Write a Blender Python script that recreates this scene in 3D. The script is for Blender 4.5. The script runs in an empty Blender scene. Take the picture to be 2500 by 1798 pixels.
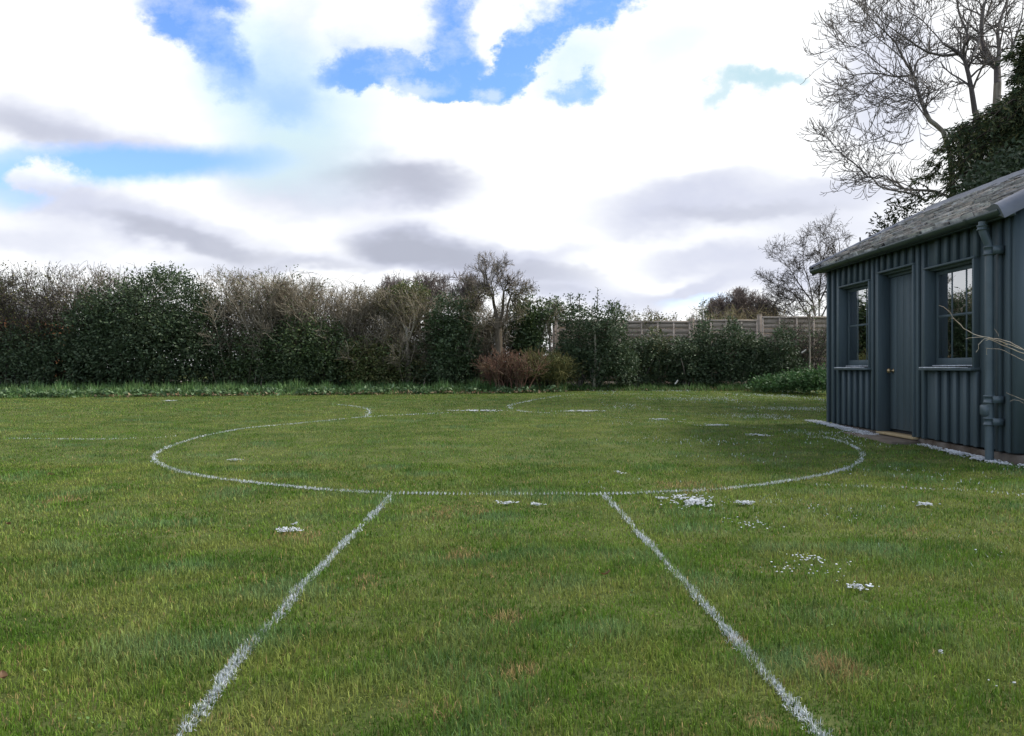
import bpy, math
import numpy as np
from mathutils import Vector

C = bpy.context.scene.collection
R = np.random.default_rng(7)
PI = math.pi
F, CX, CY, CZ = 1800.0, 1250.0, 899.0, 1.0      # camera: focal length, centre (photo pixels), eye height

# ------------------------------------------------------------------ helpers
def gz(y):
    """height of the lawn at distance y"""
    return 1.0 - np.interp(y, [-50, 2, 7, 11, 15, 20.7, 30, 60, 700], [1.15, 1.0, .90, .815, .67, .48, .42, .40, .40])

def G(px, py):
    """point on the lawn surveyed from the photograph"""
    lo, hi = 1.2, 60.0
    for _ in range(50):
        m = .5 * (lo + hi)
        if (1.0 - gz(m)) * F / m > py - CY: lo = m
        else: hi = m
    return np.array([(px - CX) / F * lo, lo, float(gz(lo))])

def W(px, py, Y):
    return np.array([(px - CX) / F * Y, Y, CZ + (CY - py) / F * Y])

def tag(o, label=None, cat=None, group=None, kind=None):
    if label: o['label'] = label
    if cat: o['category'] = cat
    if group: o['group'] = group
    if kind: o['kind'] = kind
    return o

def empty(name, loc, label, cat, group=None):
    o = bpy.data.objects.new(name, None); C.objects.link(o)
    o.location = loc; o.empty_display_size = .2
    return tag(o, label, cat, group)

def hide_col(cols, n):
    c = np.ones((n, 4), np.float32); c[:, :3] = cols
    return c

class Buf:
    def __init__(s): s.V = []; s.T = []; s.Q = []; s.K = []; s.n = 0
    def add(s, V, T=None, Q=None, K=(1, 1, 1)):
        V = np.asarray(V, np.float32).reshape(-1, 3)
        if T is not None and len(T): s.T.append(np.asarray(T, np.int32).reshape(-1, 3) + s.n)
        if Q is not None and len(Q): s.Q.append(np.asarray(Q, np.int32).reshape(-1, 4) + s.n)
        K = np.asarray(K, np.float32)
        if K.ndim == 1: K = np.tile(K, (len(V), 1))
        s.V.append(V); s.K.append(K); s.n += len(V)
        return s
    def box(s, x0, x1, y0, y1, z0, z1, K=(1, 1, 1)):
        V = [(x, y, z) for z in (z0, z1) for (x, y) in ((x0, y0), (x1, y0), (x1, y1), (x0, y1))]
        return s.add(V, Q=[(3, 2, 1, 0), (4, 5, 6, 7), (0, 1, 5, 4), (1, 2, 6, 5), (2, 3, 7, 6), (3, 0, 4, 7)], K=K)
    def build(s, name, mat, parent=None, smooth=False, bevel=0):
        me = bpy.data.meshes.new(name)
        V = np.concatenate(s.V); K = np.concatenate(s.K)
        if parent is not None:
            V = V - np.array(parent.matrix_basis.translation, np.float32) if parent.parent is None else V - np.array(parent.parent.matrix_basis.translation, np.float32)
        T = np.concatenate(s.T) if s.T else np.zeros((0, 3), np.int32)
        Q = np.concatenate(s.Q) if s.Q else np.zeros((0, 4), np.int32)
        me.vertices.add(len(V)); me.vertices.foreach_set('co', V.astype(np.float32).ravel())
        li = np.concatenate([T.ravel(), Q.ravel()]).astype(np.int32)
        me.loops.add(len(li)); me.loops.foreach_set('vertex_index', li)
        st = np.concatenate([np.arange(len(T)) * 3, len(T) * 3 + np.arange(len(Q)) * 4]).astype(np.int32)
        me.polygons.add(len(st)); me.polygons.foreach_set('loop_start', st)
        try: me.polygons.foreach_set('loop_total', np.concatenate([np.full(len(T), 3), np.full(len(Q), 4)]).astype(np.int32))
        except Exception: pass
        me.update(calc_edges=True)
        at = me.color_attributes.new('Col', 'FLOAT_COLOR', 'POINT')
        at.data.foreach_set('color', hide_col(K, len(V)).ravel())
        if smooth: me.polygons.foreach_set('use_smooth', np.ones(len(st), bool))
        me.materials.append(mat)
        o = bpy.data.objects.new(name, me); C.objects.link(o)
        if parent is not None: o.parent = parent
        if bevel:
            b = o.modifiers.new('bevel', 'BEVEL'); b.width = bevel; b.segments = 1; b.limit_method = 'ANGLE'
        return o

class FN:
    """smooth random field from a few random waves"""
    def __init__(s, seed, scale, n=14, dim=3):
        r = np.random.default_rng(abs(int(seed)))
        k = r.normal(size=(n, dim)); k /= np.linalg.norm(k, axis=1)[:, None]
        s.k = k * (2 * PI / scale) * r.uniform(.5, 1.6, (n, 1)); s.p = r.uniform(0, 6.28, n)
    def __call__(s, P):
        P = np.asarray(P)[..., :s.k.shape[1]]
        return np.sin(P @ s.k.T + s.p).sum(-1) / math.sqrt(len(s.p) / 2) * .7

def norm(v): return v / np.maximum(np.linalg.norm(v, axis=-1, keepdims=True), 1e-9)

def tubes(buf, P, Rr, sides=3, K=(1, 1, 1), cap=False):
    """P (M,N,3) polylines with radii (M,N)"""
    P = np.asarray(P, float); Rr = np.asarray(Rr, float)
    if P.ndim == 2: P = P[None]; Rr = Rr[None]
    M, N, _ = P.shape
    t = norm(np.gradient(P, axis=1))
    ref = np.where((np.abs(t[:, :1, 2:3]) < .8), np.array([0, 0, 1.]), np.array([1., .2, 0]))
    u = norm(np.cross(t, np.broadcast_to(ref, t.shape))); w = np.cross(t, u)
    a = np.arange(sides) * 2 * PI / sides
    V = P[:, :, None] + Rr[:, :, None, None] * (np.cos(a)[:, None] * u[:, :, None] + np.sin(a)[:, None] * w[:, :, None])
    i = np.arange(M)[:, None, None] * (N * sides) + np.arange(N - 1)[None, :, None] * sides
    j = np.arange(sides)[None, None]; j2 = (j + 1) % sides
    Q = np.stack([i + j, i + j2, i + sides + j2, i + sides + j], -1).reshape(-1, 4)
    K = np.asarray(K, float)
    if K.ndim == 2: K = np.repeat(K, N * sides, 0)
    n0 = buf.n
    buf.add(V.reshape(-1, 3), Q=Q, K=K)
    if cap and sides == 4:
        e = np.arange(M) * N * sides
        buf.Q.append((np.stack([e, e + 3, e + 2, e + 1], -1) + n0).astype(np.int32))
        e = e + (N - 1) * sides
        buf.Q.append((np.stack([e, e + 1, e + 2, e + 3], -1) + n0).astype(np.int32))
    return buf

def spawn(P, Rr, k, t0, t1, a0, a1, l0, l1, N=5, bend=0.0, wob=.15, rs=.6, rend=.35, rmin=.002, bias=None, fall=.5):
    M, n, _ = P.shape
    idx = np.repeat(np.arange(M), k); m = len(idx)
    t = R.uniform(t0, t1, m); f = t * (n - 1.001); i = f.astype(int); fr = (f - i)[:, None]
    p = P[idx, i] * (1 - fr) + P[idx, i + 1] * fr
    r = (Rr[idx, i] * (1 - fr[:, 0]) + Rr[idx, i + 1] * fr[:, 0]) * rs
    d = norm(P[idx, i + 1] - P[idx, i])
    q = R.normal(size=(m, 3)); q -= (q * d).sum(1)[:, None] * d; q = norm(q)
    a = R.uniform(a0, a1, m)[:, None]
    d = np.cos(a) * d + np.sin(a) * q
    if bias is not None: d = d + np.asarray(bias)
    d = norm(d)
    L = R.uniform(l0, l1, m) * (1 - fall * t)
    bend = np.broadcast_to(bend, (N - 1,))
    out = np.zeros((m, N, 3)); out[:, 0] = p
    for j in range(N - 1):
        out[:, j + 1] = out[:, j] + d * (L / (N - 1))[:, None]
        d = norm(d + R.normal(size=(m, 3)) * wob + np.array([0, 0, 1.]) * bend[j])
    rr = np.maximum(r[:, None] * np.linspace(1, rend, N)[None], rmin)
    return out, rr

def leaves(buf, P, size, K, up=.3, out=None, fold=.25, aspect=.5, var=.35):
    """small folded leaf faces at P; K (n,3)"""
    n = len(P)
    d = R.normal(size=(n, 3)); d[:, 2] *= .7
    if out is not None: d = d * .8 + out
    d = norm(d)
    nn = R.normal(size=(n, 3)) * .8 + np.array([0, 0, up]) + (0 if out is None else out * .8)
    s = norm(np.cross(d, nn)); nn = np.cross(s, d)
    L = (size * R.uniform(1 - var, 1 + var, n))[:, None]
    Wd = L * aspect * .5
    V = np.stack([P, P + d * L * .45 + s * Wd + nn * L * fold * .4, P + d * L, P + d * L * .45 - s * Wd + nn * L * fold * .4], 1)
    b = np.arange(n)[:, None] * 4
    T = np.concatenate([b + [0, 1, 2], b + [0, 2, 3]], 0)
    buf.add(V.reshape(-1, 3), T=T, K=np.repeat(K, 4, 0))

def mixcol(n, cols, p=None, jit=.25):
    cols = np.asarray(cols, float)
    c = cols[R.choice(len(cols), n, p=p)]
    return np.clip(c * R.uniform(1 - jit, 1 + jit, (n, 1)), 0, 1)

# ------------------------------------------------------------------ materials
def mat(name, build):
    m = bpy.data.materials.new(name); m.use_nodes = True
    nt = m.node_tree; b = nt.nodes['Principled BSDF']; build(nt, b); return m
def nd(nt, t, **kw):
    n = nt.nodes.new(t)
    for k, v in kw.items():
        if k.startswith('i_'):
            k = k[2:]; n.inputs[int(k) if k.isdigit() else k].default_value = v
        else: setattr(n, k, v)
    return n
def L(nt, a, b): nt.links.new(a, b)

def vcol_mat(name, rough=.6, spec=.3, trans=0.0, mul=1.0):
    def f(nt, b):
        a = nd(nt, 'ShaderNodeVertexColor', layer_name='Col')
        b.inputs['Roughness'].default_value = rough; b.inputs['Specular IOR Level'].default_value = spec
        L(nt, a.outputs['Color'], b.inputs['Base Color'])
        if trans:
            t = nd(nt, 'ShaderNodeBsdfTranslucent'); L(nt, a.outputs['Color'], t.inputs['Color'])
            mx = nd(nt, 'ShaderNodeMixShader', i_0=trans)
            L(nt, b.outputs[0], mx.inputs[1]); L(nt, t.outputs[0], mx.inputs[2])
            L(nt, mx.outputs[0], nt.nodes['Material Output'].inputs[0])
    return mat(name, f)

def noise_mat(name, c1, c2, scale=6, rough=.7, spec=.3, bump=.0, bscale=60, stretch=(1, 1, 1), vcol=False, metal=0, detail=5, lo=.35, hi=.65):
    def f(nt, b):
        tc = nd(nt, 'ShaderNodeTexCoord'); mp = nd(nt, 'ShaderNodeMapping'); mp.inputs['Scale'].default_value = stretch
        L(nt, tc.outputs['Object'], mp.inputs[0])
        n = nd(nt, 'ShaderNodeTexNoise', i_Scale=scale, i_Detail=detail); L(nt, mp.outputs[0], n.inputs['Vector'])
        mr = nd(nt, 'ShaderNodeMapRange'); mr.inputs[1].default_value = lo; mr.inputs[2].default_value = hi
        L(nt, n.outputs[0], mr.inputs[0])
        mx = nd(nt, 'ShaderNodeMix', data_type='RGBA'); mx.inputs[6].default_value = (*c1, 1); mx.inputs[7].default_value = (*c2, 1)
        L(nt, mr.outputs[0], mx.inputs[0])
        col = mx.outputs[2]
        if vcol:
            a = nd(nt, 'ShaderNodeVertexColor', layer_name='Col')
            m2 = nd(nt, 'ShaderNodeMix', data_type='RGBA', blend_type='MULTIPLY', i_0=1.0)
            L(nt, col, m2.inputs[6]); L(nt, a.outputs[0], m2.inputs[7]); col = m2.outputs[2]
        L(nt, col, b.inputs['Base Color'])
        b.inputs['Roughness'].default_value = rough; b.inputs['Specular IOR Level'].default_value = spec; b.inputs['Metallic'].default_value = metal
        if bump:
            n2 = nd(nt, 'ShaderNodeTexNoise', i_Scale=bscale, i_Detail=4); L(nt, mp.outputs[0], n2.inputs['Vector'])
            bp = nd(nt, 'ShaderNodeBump', i_Strength=bump, i_Distance=.01); L(nt, n2.outputs[0], bp.inputs['Height'])
            L(nt, bp.outputs[0], b.inputs['Normal'])
    return mat(name, f)

M_leaf = vcol_mat('glossy_leaf', .5, .27, .18)
M_soft = vcol_mat('soft_leaf', .6, .3, .25)
M_needle = vcol_mat('needle', .65, .2, .1)
M_twig = vcol_mat('twig_bark', .85, .15)
M_grass = vcol_mat('grass_blade', .6, .16, .32)
M_wgrass = vcol_mat('painted_grass', .7, .2, .2)
M_bark = noise_mat('bark', (.20, .165, .125), (.36, .32, .26), 14, .9, .1, .6, 40, (1, 1, .25), vcol=True)
M_ground = noise_mat('soil_and_grass', (.050, .070, .018), (.095, .110, .038), 3.0, .95, .05, .5, 30)
M_paint = noise_mat('slate_blue_paint', (.048, .069, .079), (.076, .103, .114), 7, .58, .3, .35, 45, (1, 1, .10), lo=.25, hi=.75)
M_gutter = noise_mat('gutter_paint', (.030, .046, .040), (.042, .060, .053), 4, .42, .4, .05, 40)
M_pipe = noise_mat('pipe_paint', (.056, .080, .092), (.074, .102, .116), 6, .38, .45, .06, 60)
M_slate = noise_mat('stone_slate', (.105, .105, .105), (.30, .295, .285), 9, .75, .3, .5, 60, vcol=True)
M_lead = noise_mat('lead_sheet', (.10, .107, .128), (.165, .175, .205), 3, .42, .5, .1, 20, metal=.25)
M_plinth = noise_mat('plinth_concrete', (.055, .040, .028), (.14, .12, .10), 4, .9, .15, .6, 35)
M_brass = noise_mat('old_brass', (.30, .22, .12), (.42, .33, .20), 20, .35, .5, metal=.8)
M_thresh = noise_mat('bare_timber', (.28, .21, .11), (.36, .28, .16), 4, .7, .2, stretch=(1, 6, 1))
M_slab = noise_mat('paving_stone', (.11, .09, .07), (.18, .15, .12), 5, .9, .15, .5, 30)
M_fence = noise_mat('weathered_timber', (.37, .30, .235), (.52, .43, .345), 3, .85, .15, .4, 30, (.6, 1, 8), vcol=True)
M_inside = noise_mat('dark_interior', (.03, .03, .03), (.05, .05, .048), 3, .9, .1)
M_snow = noise_mat('old_snow', (.46, .48, .50), (.66, .68, .70), 12, .6, .3, .4, 80)
M_brick = noise_mat('orange_brick', (.30, .12, .06), (.42, .19, .10), 5, .9, .1)
M_track = noise_mat('pale_track', (.16, .14, .11), (.22, .19, .16), 2, .95, .1)

def glass(nt, b):
    nt.nodes.remove(b)
    t = nd(nt, 'ShaderNodeBsdfTransparent'); t.inputs[0].default_value = (.75, .8, .8, 1)
    g = nd(nt, 'ShaderNodeBsdfGlossy', i_Roughness=.0); g.inputs[0].default_value = (.95, .97, 1, 1)
    tc = nd(nt, 'ShaderNodeTexCoord'); n = nd(nt, 'ShaderNodeTexNoise', i_Scale=3.0, i_Detail=1); L(nt, tc.outputs['Object'], n.inputs['Vector'])
    bp = nd(nt, 'ShaderNodeBump', i_Strength=.05, i_Distance=.02); L(nt, n.outputs[0], bp.inputs['Height']); L(nt, bp.outputs[0], g.inputs['Normal'])
    fr = nd(nt, 'ShaderNodeFresnel', i_IOR=1.5)
    mm = nd(nt, 'ShaderNodeMath', operation='MULTIPLY_ADD'); mm.inputs[1].default_value = 2.4; mm.inputs[2].default_value = .30
    L(nt, fr.outputs[0], mm.inputs[0])
    mx = nd(nt, 'ShaderNodeMixShader'); L(nt, mm.outputs[0], mx.inputs[0]); L(nt, t.outputs[0], mx.inputs[1]); L(nt, g.outputs[0], mx.inputs[2])
    L(nt, mx.outputs[0], nt.nodes['Material Output'].inputs[0])
M_glass = mat('window_glass', glass)

# ------------------------------------------------------------------ world: sky with clouds
SUN_EL, SUN_AZ = math.radians(43), math.radians(80)      # azimuth from +Y towards +X
def world():
    w = bpy.data.worlds.new('World'); bpy.context.scene.world = w; w.use_nodes = True
    nt = w.node_tree; bg = nt.nodes['Background']; bg.inputs[1].default_value = .1
    def math_(op, a, b=None, c=None, clamp=False):
        n = nd(nt, 'ShaderNodeMath', operation=op, use_clamp=clamp)
        for i, v in enumerate((a, b, c)):
            if v is None: continue
            if isinstance(v, (int, float)): n.inputs[i].default_value = v
            else: L(nt, v, n.inputs[i])
        return n.outputs[0]
    def mixc(f, a, b):
        n = nd(nt, 'ShaderNodeMix', data_type='RGBA', clamp_factor=True)
        for i, v in ((0, f), (6, a), (7, b)):
            if isinstance(v, (int, float)): n.inputs[i].default_value = v
            elif isinstance(v, tuple): n.inputs[i].default_value = (*v, 1)
            else: L(nt, v, n.inputs[i])
        return n.outputs[2]
    sky = nd(nt, 'ShaderNodeTexSky', sky_type='NISHITA'); sky.sun_disc = False
    sky.sun_elevation = SUN_EL; sky.sun_rotation = SUN_AZ; sky.air_density = 1.0; sky.dust_density = .3; sky.ozone_density = 2.0
    tc = nd(nt, 'ShaderNodeTexCoord'); sp = nd(nt, 'ShaderNodeSeparateXYZ'); L(nt, tc.outputs['Generated'], sp.inputs[0])
    y = math_('MAXIMUM', math_('ABSOLUTE', sp.outputs[1]), .08)
    u = math_('DIVIDE', sp.outputs[0], y); v = math_('DIVIDE', sp.outputs[2], y)
    cb = nd(nt, 'ShaderNodeCombineXYZ'); L(nt, u, cb.inputs[0]); L(nt, v, cb.inputs[1]); UV = cb.outputs[0]
    def noise(scale, detail, rough=.55, vec=UV, off=0.0, sy=1.0):
        mp = nd(nt, 'ShaderNodeMapping'); mp.inputs['Location'].default_value = (off, off * .7, off * .3); mp.inputs['Scale'].default_value = (1, sy, 1)
        L(nt, vec, mp.inputs[0])
        n = nd(nt, 'ShaderNodeTexNoise', i_Scale=scale, i_Detail=detail, i_Roughness=rough); L(nt, mp.outputs[0], n.inputs['Vector']); return n
    def warp(amp, scale, detail, sy=1.4, off=0.0):
        n = noise(scale, detail, .62, off=off, sy=sy)
        s = nd(nt, 'ShaderNodeVectorMath', operation='SUBTRACT'); L(nt, n.outputs['Color'], s.inputs[0]); s.inputs[1].default_value = (.5, .5, .5)
        m = nd(nt, 'ShaderNodeVectorMath', operation='SCALE'); L(nt, s.outputs[0], m.inputs[0]); m.inputs['Scale'].default_value = amp
        a = nd(nt, 'ShaderNodeVectorMath', operation='ADD'); L(nt, UV, a.inputs[0]); L(nt, m.outputs[0], a.inputs[1]); return a.outputs[0]
    UVb = warp(.17, 6.5, 10, 1.2)         # puffy edges of the cloud gaps
    UVg = warp(.13, 3.0, 5, 1.9, 3.1)    # soft undersides
    UVs = warp(.04, 9, 5, 1.2, 5.7)
    def blob(vec, cx, cy, rx, ry, rot=0, s=1.0, soft=.5):
        k = 1.1023 / F
        mp = nd(nt, 'ShaderNodeMapping', vector_type='TEXTURE')
        mp.inputs['Location'].default_value = ((cx * 1.1023 - CX) / F, (CY - cy * 1.1023) / F, 0)
        mp.inputs['Rotation'].default_value = (0, 0, math.radians(rot)); mp.inputs['Scale'].default_value = (rx * k, ry * k, 1)
        L(nt, vec, mp.inputs[0])
        ln = nd(nt, 'ShaderNodeVectorMath', operation='LENGTH'); L(nt, mp.outputs[0], ln.inputs[0])
        mr = nd(nt, 'ShaderNodeMapRange', interpolation_type='SMOOTHSTEP')
        mr.inputs[1].default_value = 1 + soft; mr.inputs[2].default_value = 1 - soft; mr.inputs[3].default_value = 0; mr.inputs[4].default_value = s
        L(nt, ln.outputs['Value'], mr.inputs[0]); return mr.outputs[0]
    def union(vec, lst):
        acc = None
        for b in lst:
            m = blob(vec, *b)
            acc = m if acc is None else math_('ADD', acc, math_('MULTIPLY', m, math_('SUBTRACT', 1.0, acc)))
        return acc
    # rx, ry in photo view pixels; rot anticlockwise
    blue = union(UVb, [
        (425, 5, 125, 45, 0, 1, .35), (400, 60, 70, 50, -35, 1, .4), (470, 95, 75, 45, -15, 1, .4), (500, 150, 50, 40, 0, .6, .6), (620, 190, 110, 60, -30, .45, .7),
        (930, 150, 190, 48, 0, 1, .2), (770, 140, 70, 30, 0, .9, .45), (1000, 70, 70, 85, 0, 1, .35), (1170, 110, 150, 52, 38, 1, .2), (1060, 165, 90, 35, 10, 1, .2), (1320, 20, 110, 36, 25, 1, .35),
        (650, 90, 60, 140, -15, .5, .7), (840, 90, 90, 60, 0, .6, .6), (1275, 185, 34, 24, 30, .85, .5)])
    low = union(UVs, [(270, 368, 300, 42, 2, 1, .45), (40, 420, 70, 40, 0, .6, .5), (20, 360, 120, 40, 0, .7, .4), (560, 360, 60, 30, 0, .2, .7),
                      (1550, 668, 75, 14, 4, .35, .5)])
    puff = union(UVb, [(850, 40, 105, 62, 10, .72, .6), (1140, 38, 95, 42, 15, .9, .45), (640, 60, 80, 120, 10, .55, .7), (90, 400, 75, 45, 0, .9, .35), (920, 180, 60, 26, 20, .5, .6), (1070, 175, 30, 24, 0, .4, .6)])
    teal = union(UVb, [(1665, 172, 50, 26, -8, .8, .7), (1610, 200, 60, 20, 38, .7, .7), (1722, 172, 44, 20, -10, .75, .7), (1270, 160, 50, 45, 40, .3, .8), (1500, 90, 60, 40, 20, .18, .8)])
    cyan = union(UVg, [(640, 240, 170, 120, -35, .8, .8), (530, 150, 90, 140, 35, .65, .8), (1250, 130, 110, 90, 35, .4, .8), (1520, 60, 240, 60, 10, .25, .8), (560, 330, 90, 60, 0, .5, .8), (930, 205, 80, 24, 0, .3, .8)])
    grey = union(UVg, [
        (60, 265, 190, 62, -8, .9, .7), (300, 308, 200, 34, -8, .8, .7), (620, 350, 110, 100, 0, .8, .7), (700, 400, 170, 75, -5, .9, .65), (860, 400, 190, 55, -10, .9, .6),
        (940, 440, 110, 44, -6, .8, .6), (960, 560, 190, 50, -6, 1.0, .55), (1120, 592, 210, 34, -4, .9, .6), (1200, 575, 130, 24, 18, .7, .7), (380, 520, 260, 48, -10, .95, .6), (150, 470, 200, 60, -6, .85, .7), (60, 560, 170, 30, 0, .7, .7),
        (560, 600, 330, 22, 0, .7, .7), (860, 500, 70, 50, 0, .3, .8), (1490, 440, 200, 46, 8, .85, .65), (1660, 465, 260, 44, 0, .9, .65), (1570, 410, 140, 34, 10, .7, .7), (1450, 500, 90, 26, 0, .6, .7), (1590, 570, 150, 36, 0, .85, .7), (1700, 590, 130, 40, 0, .75, .7), (1220, 635, 180, 32, 0, .9, .65), (1330, 660, 160, 26, -4, .85, .7),
        (1540, 640, 170, 22, 8, .9, .6), (1750, 630, 160, 30, 4, .8, .7), (1970, 130, 110, 130, 0, .8, .7), (1980, 260, 90, 70, 0, .6, .7), (1830, 440, 180, 40, 0, .85, .7), (1860, 530, 150, 50, 0, .7, .7)])
    core = union(UVg, [(40, 275, 150, 34, -8, .5, .7), (880, 400, 150, 32, -10, .8, .6), (960, 445, 70, 24, -6, .4, .7), (950, 565, 150, 34, -4, 1.0, .55), (1100, 596, 120, 20, -4, .6, .7), (430, 540, 190, 22, -12, .8, .6), (1660, 475, 190, 18, 0, .45, .7), (1230, 600, 120, 16, 0, .4, .7), (1190, 640, 110, 14, 0, .35, .7), (680, 605, 170, 10, 0, .35, .7)])
    # general cloud field away from the pictured part of the sky
    nz = noise(1.6, 6, .6, off=8.0, sy=1.6)
    gen = nd(nt, 'ShaderNodeMapRange', interpolation_type='SMOOTHSTEP'); gen.inputs[1].default_value = .46; gen.inputs[2].default_value = .62; L(nt, nz.outputs[0], gen.inputs[0])
    off = nd(nt, 'ShaderNodeMapRange', interpolation_type='SMOOTHSTEP'); off.inputs[1].default_value = .55; off.inputs[2].default_value = .8
    L(nt, v, off.inputs[0])
    off2 = nd(nt, 'ShaderNodeMapRange', interpolation_type='SMOOTHSTEP'); off2.inputs[1].default_value = -.72; off2.inputs[2].default_value = -1.1
    L(nt, u, off2.inputs[0])
    offm = math_('MAXIMUM', off.outputs[0], off2.outputs[0])
    back = nd(nt, 'ShaderNodeMapRange', interpolation_type='SMOOTHSTEP'); back.inputs[1].default_value = .05; back.inputs[2].default_value = -.25; back.inputs[4].default_value = .3
    L(nt, sp.outputs[1], back.inputs[0])
    genb = math_('MULTIPLY', math_('MAXIMUM', math_('MULTIPLY', gen.outputs[0], .9), back.outputs[0]), math_('MAXIMUM', offm, math_('GREATER_THAN', back.outputs[0], .01)))
    bl = math_('MULTIPLY', math_('ADD', blue, genb, clamp=True), math_('SUBTRACT', 1.0, puff))
    # wispy veils inside the blue
    ws = noise(7, 7, .65, off=2.2, sy=1.3)
    wm = nd(nt, 'ShaderNodeMapRange'); wm.inputs[1].default_value = .52; wm.inputs[2].default_value = .80; wm.inputs[3].default_value = 1.0; wm.inputs[4].default_value = .45; L(nt, ws.outputs[0], wm.inputs[0])
    bl = math_('MULTIPLY', bl, wm.outputs[0])
    lw = math_('MULTIPLY', low, math_('SUBTRACT', 1.0, puff))
    # mottling of the clouds
    mo = noise(4.0, 6, .6, off=6.5, sy=1.7)
    mom = nd(nt, 'ShaderNodeMapRange'); mom.inputs[1].default_value = .40; mom.inputs[2].default_value = .66; mom.inputs[3].default_value = .85; mom.inputs[4].default_value = 1.1; L(nt, mo.outputs[0], mom.inputs[0])
    gr = math_('MULTIPLY', grey, mom.outputs[0], clamp=True)
    col = mixc(gr, (6.6, 6.7, 6.8), (4.0, 4.2, 5.05))
    col = mixc(math_('MULTIPLY', core, mom.outputs[0], clamp=True), col, (2.85, 3.0, 3.6))
    col = mixc(cyan, col, (4.0, 5.2, 5.6))
    col = mixc(teal, col, (3.1, 4.5, 5.1))
    tint = nd(nt, 'ShaderNodeMix', data_type='RGBA', blend_type='MULTIPLY', i_0=1.0); L(nt, sky.outputs[0], tint.inputs[6]); tint.inputs[7].default_value = (.95, 1.2, 1.6, 1)
    tint2 = nd(nt, 'ShaderNodeMix', data_type='RGBA', blend_type='MULTIPLY', i_0=1.0); L(nt, sky.outputs[0], tint2.inputs[6]); tint2.inputs[7].default_value = (1.05, 1.22, 1.6, 1)
    col = mixc(lw, col, tint2.outputs[2])
    col = mixc(bl, col, tint.outputs[2])
    L(nt, col, bg.inputs[0])
    w.cycles.sampling_method = 'MANUAL'; w.cycles.sample_map_resolution = 512
world()

sun = bpy.data.lights.new('sun', 'SUN'); sun.energy = 2.9; sun.angle = math.radians(14); sun.color = (1, .95, .87)
so = bpy.data.objects.new('sun', sun); C.objects.link(so)
sd = Vector((math.sin(SUN_AZ) * math.cos(SUN_EL), math.cos(SUN_AZ) * math.cos(SUN_EL), math.sin(SUN_EL)))
so.rotation_euler = sd.to_track_quat('Z', 'Y').to_euler(); so.location = (20, 10, 25)

cam = bpy.data.cameras.new('camera'); cam.lens = F / 2500 * 36; cam.sensor_width = 36; cam.clip_end = 3000; cam.clip_start = .05
co = bpy.data.objects.new('camera', cam); C.objects.link(co); co.location = (0, 0, CZ); co.rotation_euler = (PI / 2, 0, 0)
sc = bpy.context.scene; sc.camera = co
sc.view_settings.view_transform = 'Standard'; sc.view_settings.look = 'None'; sc.view_settings.exposure = .78; sc.view_settings.gamma = 1
sc.cycles.use_denoising = True
sc.cycles.max_bounces = 6; sc.cycles.transparent_max_bounces = 8; sc.cycles.diffuse_bounces = 3; sc.cycles.glossy_bounces = 3

# ------------------------------------------------------------------ ground
def ground():
    xs = np.concatenate([[-700, -300, -120, -60], np.arange(-40, 41, .5), [60, 120, 300, 700]])
    ys = np.concatenate([[-200, -60, -20], np.arange(-8, 45, .25), [50, 60, 80, 120, 200, 400, 900]])
    X, Y = np.meshgrid(xs, ys); Z = gz(Y) - .012
    V = np.stack([X, Y, Z], -1).reshape(-1, 3); nx = len(xs)
    i = (np.arange(len(ys) - 1)[:, None] * nx + np.arange(nx - 1)[None]).ravel()
    o = Buf().add(V, Q=np.stack([i, i + 1, i + nx + 1, i + nx], -1)).build('lawn', M_ground, smooth=True)
    tag(o, kind='structure')
ground()

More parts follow.
